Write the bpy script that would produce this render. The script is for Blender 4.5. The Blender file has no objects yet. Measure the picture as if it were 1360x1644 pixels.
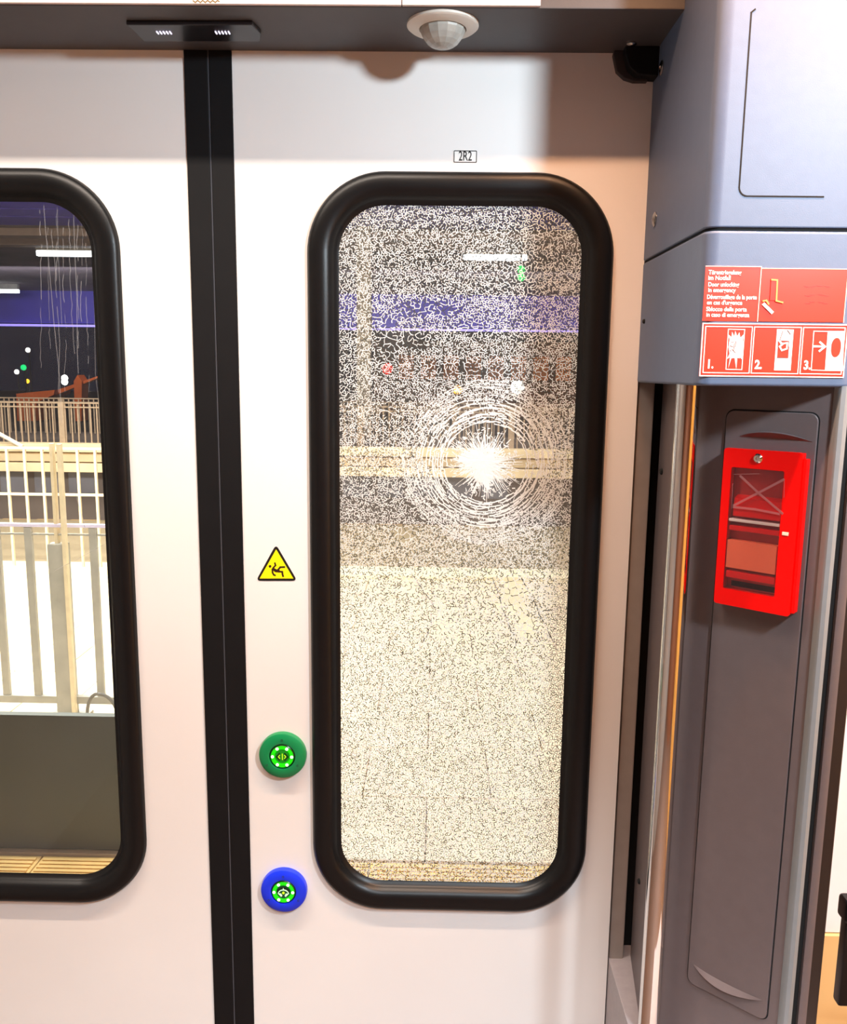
import bpy, bmesh, math, random
import numpy as np
from mathutils import Matrix, Vector
from mathutils.geometry import delaunay_2d_cdt

C = bpy.context.scene.collection
SC = bpy.context.scene
random.seed(7)
R = math.radians

# ------------------------------------------------------------------ camera
W, H, F = 1360, 1644, 1362.0
EYE = Vector((0, 0, 1.62))
PITCH, ROLL, YAW = R(9.395), R(-0.686), R(0.807)
_c, _s = math.cos(PITCH), math.sin(PITCH)
_right, _down, _fwd = Vector((1, 0, 0)), Vector((0, -_s, -_c)), Vector((0, _c, -_s))
_r2 = math.cos(ROLL) * _right + math.sin(ROLL) * _down
_d2 = -math.sin(ROLL) * _right + math.cos(ROLL) * _down
_Rz = Matrix.Rotation(YAW, 3, 'Z')
RIGHT, DOWN, FWD = _Rz @ _r2, _Rz @ _d2, _Rz @ _fwd
cam = bpy.data.objects.new('camera', bpy.data.cameras.new('camera'))
C.objects.link(cam)
m = Matrix.Identity(4)
for i in range(3):
    m[i][0], m[i][1], m[i][2], m[i][3] = RIGHT[i], -DOWN[i], -FWD[i], EYE[i]
cam.matrix_world = m
cam.data.sensor_fit = 'VERTICAL'
cam.data.sensor_height = 24
cam.data.lens = F / H * 24
cam.data.clip_start = 0.02
cam.data.clip_end = 200
SC.camera = cam

# ------------------------------------------------------------------ world, lights, exposure
world = bpy.data.worlds.new('night')
SC.world = world
world.use_nodes = True
world.node_tree.nodes['Background'].inputs[0].default_value = (0.012, 0.013, 0.03, 1)
world.node_tree.nodes['Background'].inputs[1].default_value = 0.5
SC.view_settings.view_transform = 'Standard'
SC.view_settings.look = 'None'
SC.view_settings.gamma = 1
SC.view_settings.use_curve_mapping = False
SC.view_settings.exposure = 0.0
SC.cycles.max_bounces = 8
SC.cycles.transparent_max_bounces = 12
SC.cycles.sample_clamp_indirect = 4
SC.cycles.use_denoising = True


def area(name, loc, target, size, power, color, size_y=None, spread=None):
    l = bpy.data.lights.new(name, 'AREA')
    l.energy, l.color = power, color
    if size_y:
        l.shape, l.size, l.size_y = 'RECTANGLE', size, size_y
    else:
        l.shape, l.size = 'DISK', size
    if spread:
        l.spread = spread
    o = bpy.data.objects.new(name, l)
    C.objects.link(o)
    o.location = loc
    o.rotation_euler = (Vector(target) - Vector(loc)).to_track_quat('-Z', 'Z').to_euler()
    return o


# lamp strip along the doorway ceiling (split in two, right part tinted warm for the door), round ceiling spot of the saloon (cool), platform lights
area('doorway_lamp', (-0.60, 0.93, 2.36), (-0.60, 0.93, 1.0), 1.2, 15.0, (1.0, 0.86, 0.74), 0.025, spread=R(120))
area('doorway_warm_tint', (0.64, 0.93, 2.36), (0.64, 0.93, 1.0), 1.0, 22.0, (1.0, 0.51, 0.26), 0.025, spread=R(120))  # right part of the strip, split off to tint the door peach
area('saloon_lamp', (0.80, 0.24, 2.16), (0.0, 1.36, 1.3), 0.13, 25.0, (0.76, 0.90, 1.0))
area('vestibule_lamp', (0.1, -0.45, 2.36), (0.1, -0.45, 0), 0.9, 64.0, (0.84, 0.93, 1.0), 0.4, spread=R(105))
area('end_wall_fill', (1.30, -0.35, 2.3), (1.75, -0.35, 1.15), 1.6, 30.0, (1.0, 0.80, 0.48), 0.06, spread=R(90))  # unseen fill added to brighten the end wall mirrored in the grab pole
area('compartment_lamp', (1.45, 0.75, 2.3), (1.4, 1.0, 0.5), 0.4, 26.0, (1.0, 0.90, 0.74), 0.5)
area('platform_lamp', (-3.3, 4.7, 2.9), (-3.3, 4.8, 0), 3.6, 400.0, (1.0, 0.95, 0.86), 0.5)
area('track_side_lamp', (-0.8, 2.9, 3.3), (-0.8, 3.2, 0), 6.0, 200.0, (1.0, 0.97, 0.92), 0.3)
area('far_platform_lamp', (-2.0, 7.6, 3.2), (-2.0, 8.3, 0.5), 7.0, 200.0, (1.0, 0.93, 0.80), 0.3)
area('fascia_fill', (-2.0, 15.5, 3.2), (-2.0, 18.5, 3.1), 14.0, 130.0, (0.85, 0.85, 1.0), 0.25, spread=R(100))  # unseen fill added to brighten the purple fascia


# ------------------------------------------------------------------ pixel helpers (photo pixel -> a point at a given real depth)
def ray(px, py):
    return RIGHT * ((px - W / 2) / F) + DOWN * ((py - H / 2) / F) + FWD


def on_y(px, py, Y):
    d = ray(px, py)
    return EYE + d * (Y / d.y)


def on_x(px, py, X):
    d = ray(px, py)
    return EYE + d * (X / d.x)


def on_z(px, py, Z):
    d = ray(px, py)
    return EYE + d * ((Z - EYE.z) / d.z)


def on_plane(px, py, p0, n):
    d = ray(px, py)
    return EYE + d * ((p0 - EYE).dot(n) / d.dot(n))


# ------------------------------------------------------------------ materials
def lin(c):
    return tuple(((v / 255) / 12.92 if v <= 10 else (((v / 255) + 0.055) / 1.055) ** 2.4) for v in c)


MATS = {}


def mat(name, rgb, rough=0.5, metal=0.0, spec=0.5, var=0.06, scale=30.0, bump=0.0, bscale=400.0, emit=None, estr=0.0, coat=0.0):
    if name in MATS:
        return MATS[name]
    M = bpy.data.materials.new(name)
    M.use_nodes = True
    nt = M.node_tree
    b = nt.nodes['Principled BSDF']
    col = lin(rgb)
    b.inputs['Roughness'].default_value = rough
    b.inputs['Metallic'].default_value = metal
    b.inputs['Specular IOR Level'].default_value = spec
    b.inputs['Coat Weight'].default_value = coat
    tc = nt.nodes.new('ShaderNodeTexCoord')
    nz = nt.nodes.new('ShaderNodeTexNoise')
    nz.inputs['Scale'].default_value = scale
    nz.inputs['Detail'].default_value = 4
    nt.links.new(tc.outputs['Object'], nz.inputs['Vector'])
    rp = nt.nodes.new('ShaderNodeValToRGB')
    rp.color_ramp.elements[0].position = 0.3
    rp.color_ramp.elements[1].position = 0.7
    rp.color_ramp.elements[0].color = (*[max(0, v * (1 - var)) for v in col], 1)
    rp.color_ramp.elements[1].color = (*[min(1, v * (1 + var)) for v in col], 1)
    nt.links.new(nz.outputs['Fac'], rp.inputs['Fac'])
    nt.links.new(rp.outputs['Color'], b.inputs['Base Color'])
    if bump:
        n2 = nt.nodes.new('ShaderNodeTexNoise')
        n2.inputs['Scale'].default_value = bscale
        nt.links.new(tc.outputs['Object'], n2.inputs['Vector'])
        bp = nt.nodes.new('ShaderNodeBump')
        bp.inputs['Strength'].default_value = bump
        bp.inputs['Distance'].default_value = 0.001
        nt.links.new(n2.outputs['Fac'], bp.inputs['Height'])
        nt.links.new(bp.outputs['Normal'], b.inputs['Normal'])
    if emit:
        b.inputs['Emission Color'].default_value = (*lin(emit), 1)
        b.inputs['Emission Strength'].default_value = estr
    MATS[name] = M
    return M


def glass_mat(name, tint=(1, 1, 1), haze=0.0, haze_rgb=(0.8, 0.8, 0.8), ior=1.45, noise=0.0):
    if name in MATS:
        return MATS[name]
    M = bpy.data.materials.new(name)
    M.use_nodes = True
    nt = M.node_tree
    nt.nodes.clear()
    out = nt.nodes.new('ShaderNodeOutputMaterial')
    tr = nt.nodes.new('ShaderNodeBsdfTransparent')
    tr.inputs[0].default_value = (*tint, 1)
    gl = nt.nodes.new('ShaderNodeBsdfGlossy')
    gl.inputs['Roughness'].default_value = 0.02
    fr = nt.nodes.new('ShaderNodeFresnel')
    fr.inputs[0].default_value = ior
    mx = nt.nodes.new('ShaderNodeMixShader')
    nt.links.new(fr.outputs[0], mx.inputs[0])
    nt.links.new(tr.outputs[0], mx.inputs[1])
    nt.links.new(gl.outputs[0], mx.inputs[2])
    last = mx
    if haze:
        df = nt.nodes.new('ShaderNodeBsdfDiffuse')
        df.inputs[0].default_value = (*haze_rgb, 1)
        tl = nt.nodes.new('ShaderNodeBsdfTranslucent')
        tl.inputs[0].default_value = (*haze_rgb, 1)
        m1 = nt.nodes.new('ShaderNodeMixShader')
        m1.inputs[0].default_value = 0.5
        nt.links.new(df.outputs[0], m1.inputs[1])
        nt.links.new(tl.outputs[0], m1.inputs[2])
        m2 = nt.nodes.new('ShaderNodeMixShader')
        m2.inputs[0].default_value = haze
        if noise:
            tc = nt.nodes.new('ShaderNodeTexCoord')
            nz = nt.nodes.new('ShaderNodeTexNoise')
            nz.inputs['Scale'].default_value = noise
            nt.links.new(tc.outputs['Object'], nz.inputs['Vector'])
            ma = nt.nodes.new('ShaderNodeMath')
            ma.operation = 'MULTIPLY'
            ma.inputs[1].default_value = haze * 2
            nt.links.new(nz.outputs['Fac'], ma.inputs[0])
            nt.links.new(ma.outputs[0], m2.inputs[0])
        nt.links.new(mx.outputs[0], m2.inputs[1])
        nt.links.new(m1.outputs[0], m2.inputs[2])
        last = m2
    nt.links.new(last.outputs[0], out.inputs[0])
    MATS[name] = M
    return M


def crack_mat(name, rgb, transl):
    M = bpy.data.materials.new(name)
    M.use_nodes = True
    nt = M.node_tree
    nt.nodes.clear()
    out = nt.nodes.new('ShaderNodeOutputMaterial')
    df = nt.nodes.new('ShaderNodeBsdfDiffuse')
    df.inputs[0].default_value = (*rgb, 1)
    tl = nt.nodes.new('ShaderNodeBsdfTranslucent')
    tl.inputs[0].default_value = (*rgb, 1)
    mx = nt.nodes.new('ShaderNodeMixShader')
    mx.inputs[0].default_value = transl
    nt.links.new(df.outputs[0], mx.inputs[1])
    nt.links.new(tl.outputs[0], mx.inputs[2])
    nt.links.new(mx.outputs[0], out.inputs[0])
    return M


m_door = mat('door_paint', (238, 234, 230), 0.45, var=0.015, scale=6, bump=0.05)
m_black = mat('black_rubber', (13, 13, 14), 0.36, spec=0.35, var=0.1, scale=40, bump=0.08)
m_seal = mat('edge_rubber', (14, 14, 16), 0.6, spec=0.25, var=0.1, scale=20)
m_gap = mat('gap_black', (6, 6, 6), 0.9, var=0.0)
m_grey = mat('cover_grey', (94, 107, 131), 0.5, spec=0.35, var=0.03, scale=60, bump=0.12, bscale=900)
m_soffit = mat('soffit_grey', (74, 71, 72), 0.55, var=0.04, scale=40, bump=0.1)
m_column = mat('column_grey', (97, 86, 86), 0.45, var=0.04, scale=50, bump=0.15, bscale=900)
m_white = mat('panel_white', (226, 204, 196), 0.5, var=0.01)
m_chrome = mat('polished_steel', (225, 222, 218), 0.07, metal=1.0, var=0.02)
m_screw = mat('screw_steel', (200, 198, 195), 0.22, metal=1.0, var=0.05)
m_red = mat('signal_red', (232, 4, 2), 0.32, spec=0.25, var=0.02)
m_redsign = mat('sign_red', (226, 52, 26), 0.35, var=0.03, scale=10)
m_ink_w = mat('sign_white', (246, 242, 236), 0.5, var=0.0)
m_ink_k = mat('ink_black', (22, 16, 14), 0.5, var=0.0)
m_ink_b = mat('ink_brown', (46, 14, 8), 0.5, var=0.0)
m_yellow = mat('sticker_yellow', (252, 240, 10), 0.45, var=0.01)
m_maple = mat('wall_maple', (216, 160, 84), 0.5, var=0.05, scale=4)
m_inner = mat('interior_wall', (120, 72, 46), 0.6, var=0.03, scale=5)
m_floor = mat('floor_covering', (92, 66, 52), 0.6, var=0.1, scale=60)


# ------------------------------------------------------------------ object helpers
def link(name, me, material=None, parent=None, kind=None, label=None):
    o = bpy.data.objects.new(name, me)
    C.objects.link(o)
    for mm in (material if isinstance(material, (list, tuple)) else [material] if material else []):
        me.materials.append(mm)
    if parent is not None:
        o.parent = parent
        o.matrix_parent_inverse = Matrix.Translation(-parent.location) if parent.type == 'EMPTY' else Matrix.Identity(4)
    if kind:
        o['kind'] = kind
    if label:
        o['label'] = label
    return o


def tag(o, label, cat, group=None, kind=None):
    o['label'] = label
    o['category'] = cat
    if group:
        o['group'] = group
    if kind:
        o['kind'] = kind
    return o


def thing(name, loc, label, cat, group=None, kind=None):
    o = bpy.data.objects.new(name, None)
    o.empty_display_size = 0.05
    C.objects.link(o)
    o.location = loc
    return tag(o, label, cat, group, kind)


class MB:
    def __init__(self):
        self.bm = bmesh.new()

    def box(self, x0, x1, y0, y1, z0, z1, bev=0.0, seg=2, M=None):
        g = bmesh.ops.create_cube(self.bm, size=1)['verts']
        T = Matrix.Translation(((x0 + x1) / 2, (y0 + y1) / 2, (z0 + z1) / 2)) @ Matrix.Diagonal((abs(x1 - x0), abs(y1 - y0), abs(z1 - z0), 1))
        if M is not None:
            T = M @ T
        bmesh.ops.transform(self.bm, matrix=T, verts=g)
        if bev:
            es = list({e for v in g for e in v.link_edges})
            bmesh.ops.bevel(self.bm, geom=es, offset=bev, segments=seg, profile=0.6, affect='EDGES')
        return self

    def prism(self, pts, a, b, axis='y', M=None, bev=0.0):
        """closed outline pts (2-D) extruded from a to b along axis"""
        def P(p, t):
            v = Vector((p[0], t, p[1])) if axis == 'y' else Vector((p[0], p[1], t)) if axis == 'z' else Vector((t, p[0], p[1]))
            return M @ v if M is not None else v
        n = len(pts)
        va = [self.bm.verts.new(P(p, a)) for p in pts]
        vb = [self.bm.verts.new(P(p, b)) for p in pts]
        fs = [self.bm.faces.new(va), self.bm.faces.new(vb[::-1])]
        for i in range(n):
            fs.append(self.bm.faces.new((va[i], vb[i], vb[(i + 1) % n], va[(i + 1) % n])))
        bmesh.ops.recalc_face_normals(self.bm, faces=fs)
        if bev:
            es = [e for f in fs[:2] for e in f.edges]
            bmesh.ops.bevel(self.bm, geom=es, offset=bev, segments=3, profile=0.5, affect='EDGES')
        return self

    def tube(self, p, q, r, n=12, r2=None):
        p, q = Vector(p), Vector(q)
        d = q - p
        g = bmesh.ops.create_cone(self.bm, cap_ends=True, segments=n, radius1=r, radius2=r if r2 is None else r2, depth=d.length)['verts']
        T = Matrix.Translation((p + q) / 2) @ d.to_track_quat('Z', 'Y').to_matrix().to_4x4()
        bmesh.ops.transform(self.bm, matrix=T, verts=g)
        return self

    def lathe(self, prof, M, n=40):
        """prof: (radius, height) pairs turned about local Z"""
        rings = []
        for r, h in prof:
            if r < 1e-6:
                rings.append([self.bm.verts.new(M @ Vector((0, 0, h)))])
            else:
                rings.append([self.bm.verts.new(M @ Vector((r * math.cos(2 * math.pi * k / n), r * math.sin(2 * math.pi * k / n), h))) for k in range(n)])
        for A, B in zip(rings, rings[1:]):
            for k in range(n):
                k2 = (k + 1) % n
                if len(A) == 1:
                    self.bm.faces.new((A[0], B[k], B[k2]))
                elif len(B) == 1:
                    self.bm.faces.new((A[k], B[0], A[k2]))
                else:
                    self.bm.faces.new((A[k], B[k], B[k2], A[k2]))
        return self

    def ring_sweep(self, loops, closed=True):
        vs = [[self.bm.verts.new(p) for p in L] for L in loops]
        n = len(vs[0])
        for A, B in zip(vs, vs[1:]):
            for k in range(n if closed else n - 1):
                k2 = (k + 1) % n
                self.bm.faces.new((A[k], A[k2], B[k2], B[k]))
        return self

    def stroke(self, pts, w, depth, to3d, cap=True):
        """thick flat polyline, given in 2-D, as thin raised strips"""
        for si, (a, b) in enumerate(zip(pts, pts[1:])):
            a, b = Vector(a), Vector(b)
            d = b - a
            if d.length < 1e-9:
                continue
            d.normalize()
            e = d * (w * 0.45 if cap else 0)
            nrm = Vector((-d.y, d.x)) * w / 2
            q = [a - e + nrm, a - e - nrm, b + e - nrm, b + e + nrm]
            lo = [self.bm.verts.new(to3d(p.x, p.y, 0)) for p in q]
            hi = [self.bm.verts.new(to3d(p.x, p.y, depth + 0.00002 * (si % 5))) for p in q]
            self.bm.faces.new(hi)
            for i in range(4):
                self.bm.faces.new((lo[i], lo[(i + 1) % 4], hi[(i + 1) % 4], hi[i]))
        return self

    def poly(self, pts, depth, to3d):
        n = len(pts)
        lo = [self.bm.verts.new(to3d(p[0], p[1], 0)) for p in pts]
        hi = [self.bm.verts.new(to3d(p[0], p[1], depth)) for p in pts]
        self.bm.faces.new(hi)
        for i in range(n):
            self.bm.faces.new((lo[i], lo[(i + 1) % n], hi[(i + 1) % n], hi[i]))
        return self

    def build(self, name, material, parent=None, smooth=True, kind=None, label=None, angle=35):
        bmesh.ops.recalc_face_normals(self.bm, faces=self.bm.faces[:])
        me = bpy.data.meshes.new(name)
        self.bm.to_mesh(me)
        self.bm.free()
        if smooth:
            for p in me.polygons:
                p.use_smooth = True
            me.set_sharp_from_angle(angle=R(angle))
        o = link(name, me, material, parent, kind, label)
        if smooth:
            wn = o.modifiers.new('weighted_normals', 'WEIGHTED_NORMAL')
            wn.keep_sharp = True
            wn.weight = 100
        return o


def rrect(x0, x1, z0, z1, r, n=14):
    pts = []
    for cx, cz, a0 in ((x1 - r, z1 - r, 0), (x0 + r, z1 - r, 90), (x0 + r, z0 + r, 180), (x1 - r, z0 + r, 270)):
        for k in range(n + 1):
            a = R(a0 + 90 * k / n)
            pts.append((cx + r * math.cos(a), cz + r * math.sin(a)))
    return pts


def plate_with_hole(outer, hole, y0, y1):
    """vertical plate in the XZ plane with one hole, faces at y0 and y1"""
    bm = bmesh.new()
    for y in (y0, y1):
        es = []
        for pts in (outer, hole):
            vs = [bm.verts.new((p[0], y, p[1])) for p in pts]
            es += [bm.edges.new((vs[i], vs[(i + 1) % len(vs)])) for i in range(len(vs))]
        bmesh.ops.triangle_fill(bm, use_beauty=True, use_dissolve=False, edges=es)
    bm.verts.ensure_lookup_table()
    n0 = len(outer) + len(hole)
    for base, n in ((0, len(outer)), (len(outer), len(hole))):
        for i in range(n):
            j = (i + 1) % n
            a, b = bm.verts[base + i], bm.verts[base + j]
            c, d = bm.verts[n0 + base + j], bm.verts[n0 + base + i]
            bm.faces.new((a, b, c, d))
    bmesh.ops.recalc_face_normals(bm, faces=bm.faces[:])
    return bm


def text_part(name, body, size, to3d, material, parent, sx=1.0, align='LEFT', bold=0.0, depth=0.0004, kind=None):
    cu = bpy.data.curves.new(name, 'FONT')
    cu.body, cu.size, cu.align_x = body, size, align
    cu.offset = bold
    cu.extrude = depth / 2
    cu.resolution_u = 3
    t = bpy.data.objects.new(name, cu)
    C.objects.link(t)
    bpy.context.view_layer.update()
    me = bpy.data.meshes.new_from_object(t.evaluated_get(bpy.context.evaluated_depsgraph_get()))
    bpy.data.objects.remove(t)
    bpy.data.curves.remove(cu)
    for v in me.vertices:
        v.co = to3d(v.co.x * sx, v.co.y, v.co.z + depth / 2)
    me.materials.clear()
    me.name = name
    return link(name, me, material, parent, kind)


# ================================================================== SETTING: train interior
D = 1.36                       # door plane
Z_SOFFIT = 2.0905
SEAM = -0.350
LEAF_R = 0.317

MB().box(-1.8, 2.4, -1.4, 1.48, -0.06, 0).build('floor', m_floor, kind='structure', label='brown floor of the train vestibule')
MB().box(-1.8, 2.4, -1.4, 1.48, 2.42, 2.48).build('ceiling', mat('ceiling_beige', (150, 122, 104), 0.6), kind='structure', label='pale ceiling of the train vestibule')
MB().box(-1.8, 2.4, -1.46, -1.4, 0, 2.42).build('wall_back', m_inner, kind='structure', label='beige wall behind the viewer')
MB().box(-1.36, -1.3, -1.4, 1.48, 0, 2.42).build('wall_left', mat('wall_pale', (150, 142, 136), 0.5), kind='structure', label='beige end wall beyond the other door pillar')
MB().box(1.75, 1.81, -1.4, 1.48, 0, 2.42).build('wall_right', m_maple, kind='structure', label='beige end wall of the seating area')
wf = MB()
wf.box(-1.8, -1.03, D, D + 0.10, 0, 2.42)
wf.box(0.36, 2.4, D + 0.045, D + 0.12, 0, 2.42)
wf.box(-1.03, 0.36, D + 0.0, D + 0.10, Z_SOFFIT + 0.03, 2.42)
wf.box(-1.03, 0.36, D + 0.0, D + 0.10, 0, 0.06)
wf.build('wall_front', m_inner, kind='structure', label='inner side wall around the train doorway')

# door leaves -------------------------------------------------------
WZ0, WZ1 = 0.687, 1.921
WIN_R = (-0.2045, 0.2695)
WIN_L = (2 * SEAM - WIN_R[1], 2 * SEAM - WIN_R[0])
RO, RW = 0.122, 0.0425


def leaf(name, x0, x1, win, side, lab):
    t = thing(name, ((x0 + x1) / 2, D, 0.06), lab, 'door', kind='structure')
    hole = rrect(win[0] + 0.02, win[1] - 0.02, WZ0 + 0.02, WZ1 - 0.02, RO - 0.02)
    outer = [(x0, 0.06), (x1, 0.06), (x1, Z_SOFFIT + 0.02), (x0, Z_SOFFIT + 0.02)]
    bm = plate_with_hole(outer, hole, D, D + 0.036)
    me = bpy.data.meshes.new('leaf_panel')
    bm.to_mesh(me)
    bm.free()
    link('leaf_panel', me, m_door, t)
    return t


SL, SR = SEAM - 0.0365, SEAM + 0.0355
door1 = leaf('door_1', -1.02, SL, WIN_L, -1, 'white sliding door leaf with the clear window')
door2 = leaf('door_2', SR, LEAF_R, WIN_R, 1, 'white sliding door leaf with the shattered window')
for d, a, b in ((door1, SL, SEAM - 0.0012), (door2, SEAM + 0.0012, SR)):
    s = MB()
    s.box(a, b, D - 0.0025, D + 0.03, 0.06, Z_SOFFIT + 0.0, bev=0.0015)
    s.build('edge_seal', m_seal, d, label='black rubber closing edge')
sl = MB()
sl.box(SEAM - 0.0010, SEAM + 0.0010, D - 0.0015, D + 0.02, 0.06, Z_SOFFIT)
sl.build('seal_lip', mat('lip_rubber', (70, 72, 78), 0.3, var=0.1), door1, label='thin grey lip between the two black seals')


def gasket(win, parent):
    prof = [(0.0, 0.0), (0.0015, 0.006), (0.006, 0.0105), (0.014, 0.013), (0.024, 0.013), (0.032, 0.0105), (0.037, 0.006), (0.0405, 0.0005), (RW, -0.004), (RW + 0.006, -0.0075)]
    loops = []
    for ins, h in prof:
        loops.append([(p[0], D - h, p[1]) for p in rrect(win[0] + ins, win[1] - ins, WZ0 + ins, WZ1 - ins, RO - ins, 18)])
    b = MB()
    b.ring_sweep(loops)
    return b.build('rubber_gasket', m_black, parent, angle=80)


YG = D + 0.0085


def pane(win, parent, material, name='glass_pane'):
    b = MB()
    ins = RW - 0.002
    b.prism(rrect(win[0] + ins, win[1] - ins, WZ0 + ins, WZ1 - ins, RO - ins, 14), YG, YG + 0.0045, 'y')
    return b.build(name, material, parent, smooth=False)


win1 = thing('window_1', ((WIN_L[0] + WIN_L[1]) / 2, D, WZ0), 'clear door window with black rubber surround looking onto the night platform', 'window', kind='structure')
gasket(WIN_L, win1)
pane(WIN_L, win1, glass_mat('clear_glass', (0.97, 0.985, 0.98), 0.012, (0.8, 0.8, 0.9), 1.30, 6.0))
win2 = thing('window_2', ((WIN_R[0] + WIN_R[1]) / 2, D, WZ0), 'shattered door window with black rubber surround and round impact mark', 'window', kind='structure')
gasket(WIN_R, win2)
pane(WIN_R, win2, glass_mat('crazed_glass', (0.95, 0.96, 0.95), 0.045, (0.85, 0.86, 0.86), 1.45, 9.0))


# crack network ----------------------------------------------------
def build_cracks():
    rng = np.random.default_rng(11)
    ins = RW - 0.001
    x0, x1, z0, z1 = WIN_R[0] + ins, WIN_R[1] - ins, WZ0 + ins, WZ1 - ins
    rr = RO - ins
    ci = on_y(781, 744, D)
    cx, cz = ci.x, ci.z

    def inside(x, z):
        dx = max(x0 + rr - x, 0, x - (x1 - rr))
        dz = max(z0 + rr - z, 0, z - (z1 - rr))
        if x < x0 or x > x1 or z < z0 or z > z1:
            return False
        return dx * dx + dz * dz <= rr * rr

    ph = rng.uniform(0, 6.28, 8)

    def field(x, z):   # slow variation in crack density
        return (math.sin(17 * x + 9 * z + ph[0]) + math.sin(-11 * x + 21 * z + ph[1]) + math.sin(31 * x - 14 * z + ph[2]) + math.sin(43 * x + 37 * z + ph[3])) / 4

    s = 0.0037
    flakes = []
    for px, py, a, b in ((828, 948, 20, 38), (846, 1010, 14, 24), (655, 948, 15, 18), (668, 1040, 8, 9), (712, 1010, 14, 14), (690, 495, 52, 14), (625, 535, 14, 32), (660, 545, 34, 16), (770, 525, 30, 12), (735, 590, 40, 10), (800, 600, 30, 10), (880, 600, 26, 12), (622, 660, 14, 16), (650, 855, 24, 14), (590, 940, 10, 12)):
        q = on_y(px, py, D)
        flakes.append((q.x, q.z, a / 1000, b / 1000))
    pts = []
    nx, nz = int((x1 - x0 + 0.03) / s), int((z1 - z0 + 0.03) / (s * 0.9))
    for i in range(nx):
        for j in range(nz):
            x = x0 - 0.015 + (i + 0.5 * (j % 2) + rng.uniform(-0.48, 0.48)) * s
            z = z0 - 0.015 + (j + rng.uniform(-0.48, 0.48)) * s * 0.9
            r = math.hypot(x - cx, z - cz)
            # clear flakes where the shards stayed larger
            f = field(x, z)
            if f > 0.42 and rng.random() < 0.30:
                continue
            if any(((x - fx) / fa) ** 2 + ((z - fz) / fb) ** 2 < 1 + rng.uniform(-0.5, 0.5) for fx, fz, fa, fb in flakes) and rng.random() < 0.72:
                continue
            # fragments stretch along the rings round the blow
            if r > 0.088:
                pts.append(Vector((x, z)))
    V, E, Fc, *_ = delaunay_2d_cdt(pts, [], [], 0, 1e-7)
    cc = []
    em = {}
    for fi, f in enumerate(Fc):
        a, b, c = (V[k] for k in f[:3])
        d = 2 * (a.x * (b.y - c.y) + b.x * (c.y - a.y) + c.x * (a.y - b.y))
        if abs(d) < 1e-14:
            cc.append(None)
        else:
            a2, b2, c2 = a.length_squared, b.length_squared, c.length_squared
            cc.append(((a2 * (b.y - c.y) + b2 * (c.y - a.y) + c2 * (a.y - b.y)) / d, (a2 * (c.x - b.x) + b2 * (a.x - c.x) + c2 * (b.x - a.x)) / d))
        for k in range(3):
            e = (f[k], f[(k + 1) % 3])
            em.setdefault((min(e), max(e)), []).append(fi)
    verts, faces, mi = [], [], []

    def ribbon(a, b, w, mt, y=None, taper=1.0):
        d = (b[0] - a[0], b[1] - a[1])
        L = math.hypot(*d)
        if L < 1e-6:
            return
        nxx, nzz = -d[1] / L * w / 2, d[0] / L * w / 2
        ex, ez = d[0] / L * w * 0.3, d[1] / L * w * 0.3
        yy = (YG - 0.0004 - rng.uniform(0, 0.0004)) if y is None else y
        k = len(verts)
        verts.extend([(a[0] - ex + nxx, yy, a[1] - ez + nzz), (a[0] - ex - nxx, yy, a[1] - ez - nzz), (b[0] + ex - nxx * taper, yy, b[1] + ez - nzz * taper), (b[0] + ex + nxx * taper, yy, b[1] + ez + nzz * taper)])
        faces.append((k, k + 1, k + 2, k + 3))
        mi.append(mt)

    for e, fs in em.items():
        if len(fs) != 2 or cc[fs[0]] is None or cc[fs[1]] is None:
            continue
        a, b = cc[fs[0]], cc[fs[1]]
        L = math.hypot(a[0] - b[0], a[1] - b[1])
        if L > 0.016 or not inside(*a) or not inside(*b):
            continue
        mx, mz = (a[0] + b[0]) / 2, (a[1] + b[1]) / 2
        r = math.hypot(mx - cx, mz - cz)
        if r < 0.100 + 0.012 * math.sin(7 * math.atan2(mz - cz, mx - cx)):
            continue
        u = rng.random()
        if u < 0.08:
            continue
        white = u < 0.70
        w = rng.uniform(0.0008, 0.0016) if white else rng.uniform(0.0008, 0.0015)
        # mid-point kink
        k = rng.uniform(-0.18, 0.18) * L
        mid = (mx - (b[1] - a[1]) / max(L, 1e-6) * k, mz + (b[0] - a[0]) / max(L, 1e-6) * k)
        ribbon(a, mid, w, 0 if white else 1)
        ribbon(mid, b, w * rng.uniform(0.6, 1.1), 0 if white else 1)
    # dense crumbled line along the edge of the pane
    # concentric rings
    nr = 20
    radii = [0.0650 + 0.0036 * k for k in range(nr)]
    for k, rad in enumerate(radii):
        a = rng.uniform(0, 6.28)
        end = a + 6.28
        ro = 0.0
        keep = 0.97 if k < 12 else 0.62
        while a < end:
            seg = R(rng.uniform(7, 26))
            if rng.random() < keep:
                r1 = rad + rng.normal(0, 0.0013)
                slope = rng.normal(0, 0.0012)
                st = max(2, int(seg / R(3.2)))
                prev = None
                w = rng.uniform(0.0012, 0.0027) * (1 if k < 12 else 0.70)
                for q in range(st + 1):
                    aa = a + seg * q / st
                    rq = r1 + slope * q / st + rng.normal(0, 0.0004)
                    p = (cx + rq * math.cos(aa) * 1.02, cz + rq * math.sin(aa) * 1.0)
                    if prev and inside(*p) and inside(*prev):
                        ribbon(prev, p, w * rng.uniform(0.75, 1.15), 0)
                    prev = p
            a += seg + R(rng.uniform(0, 2.5))
        # short cross cracks to the next ring
        n = int(2 * math.pi * rad / 0.0075)
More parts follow.
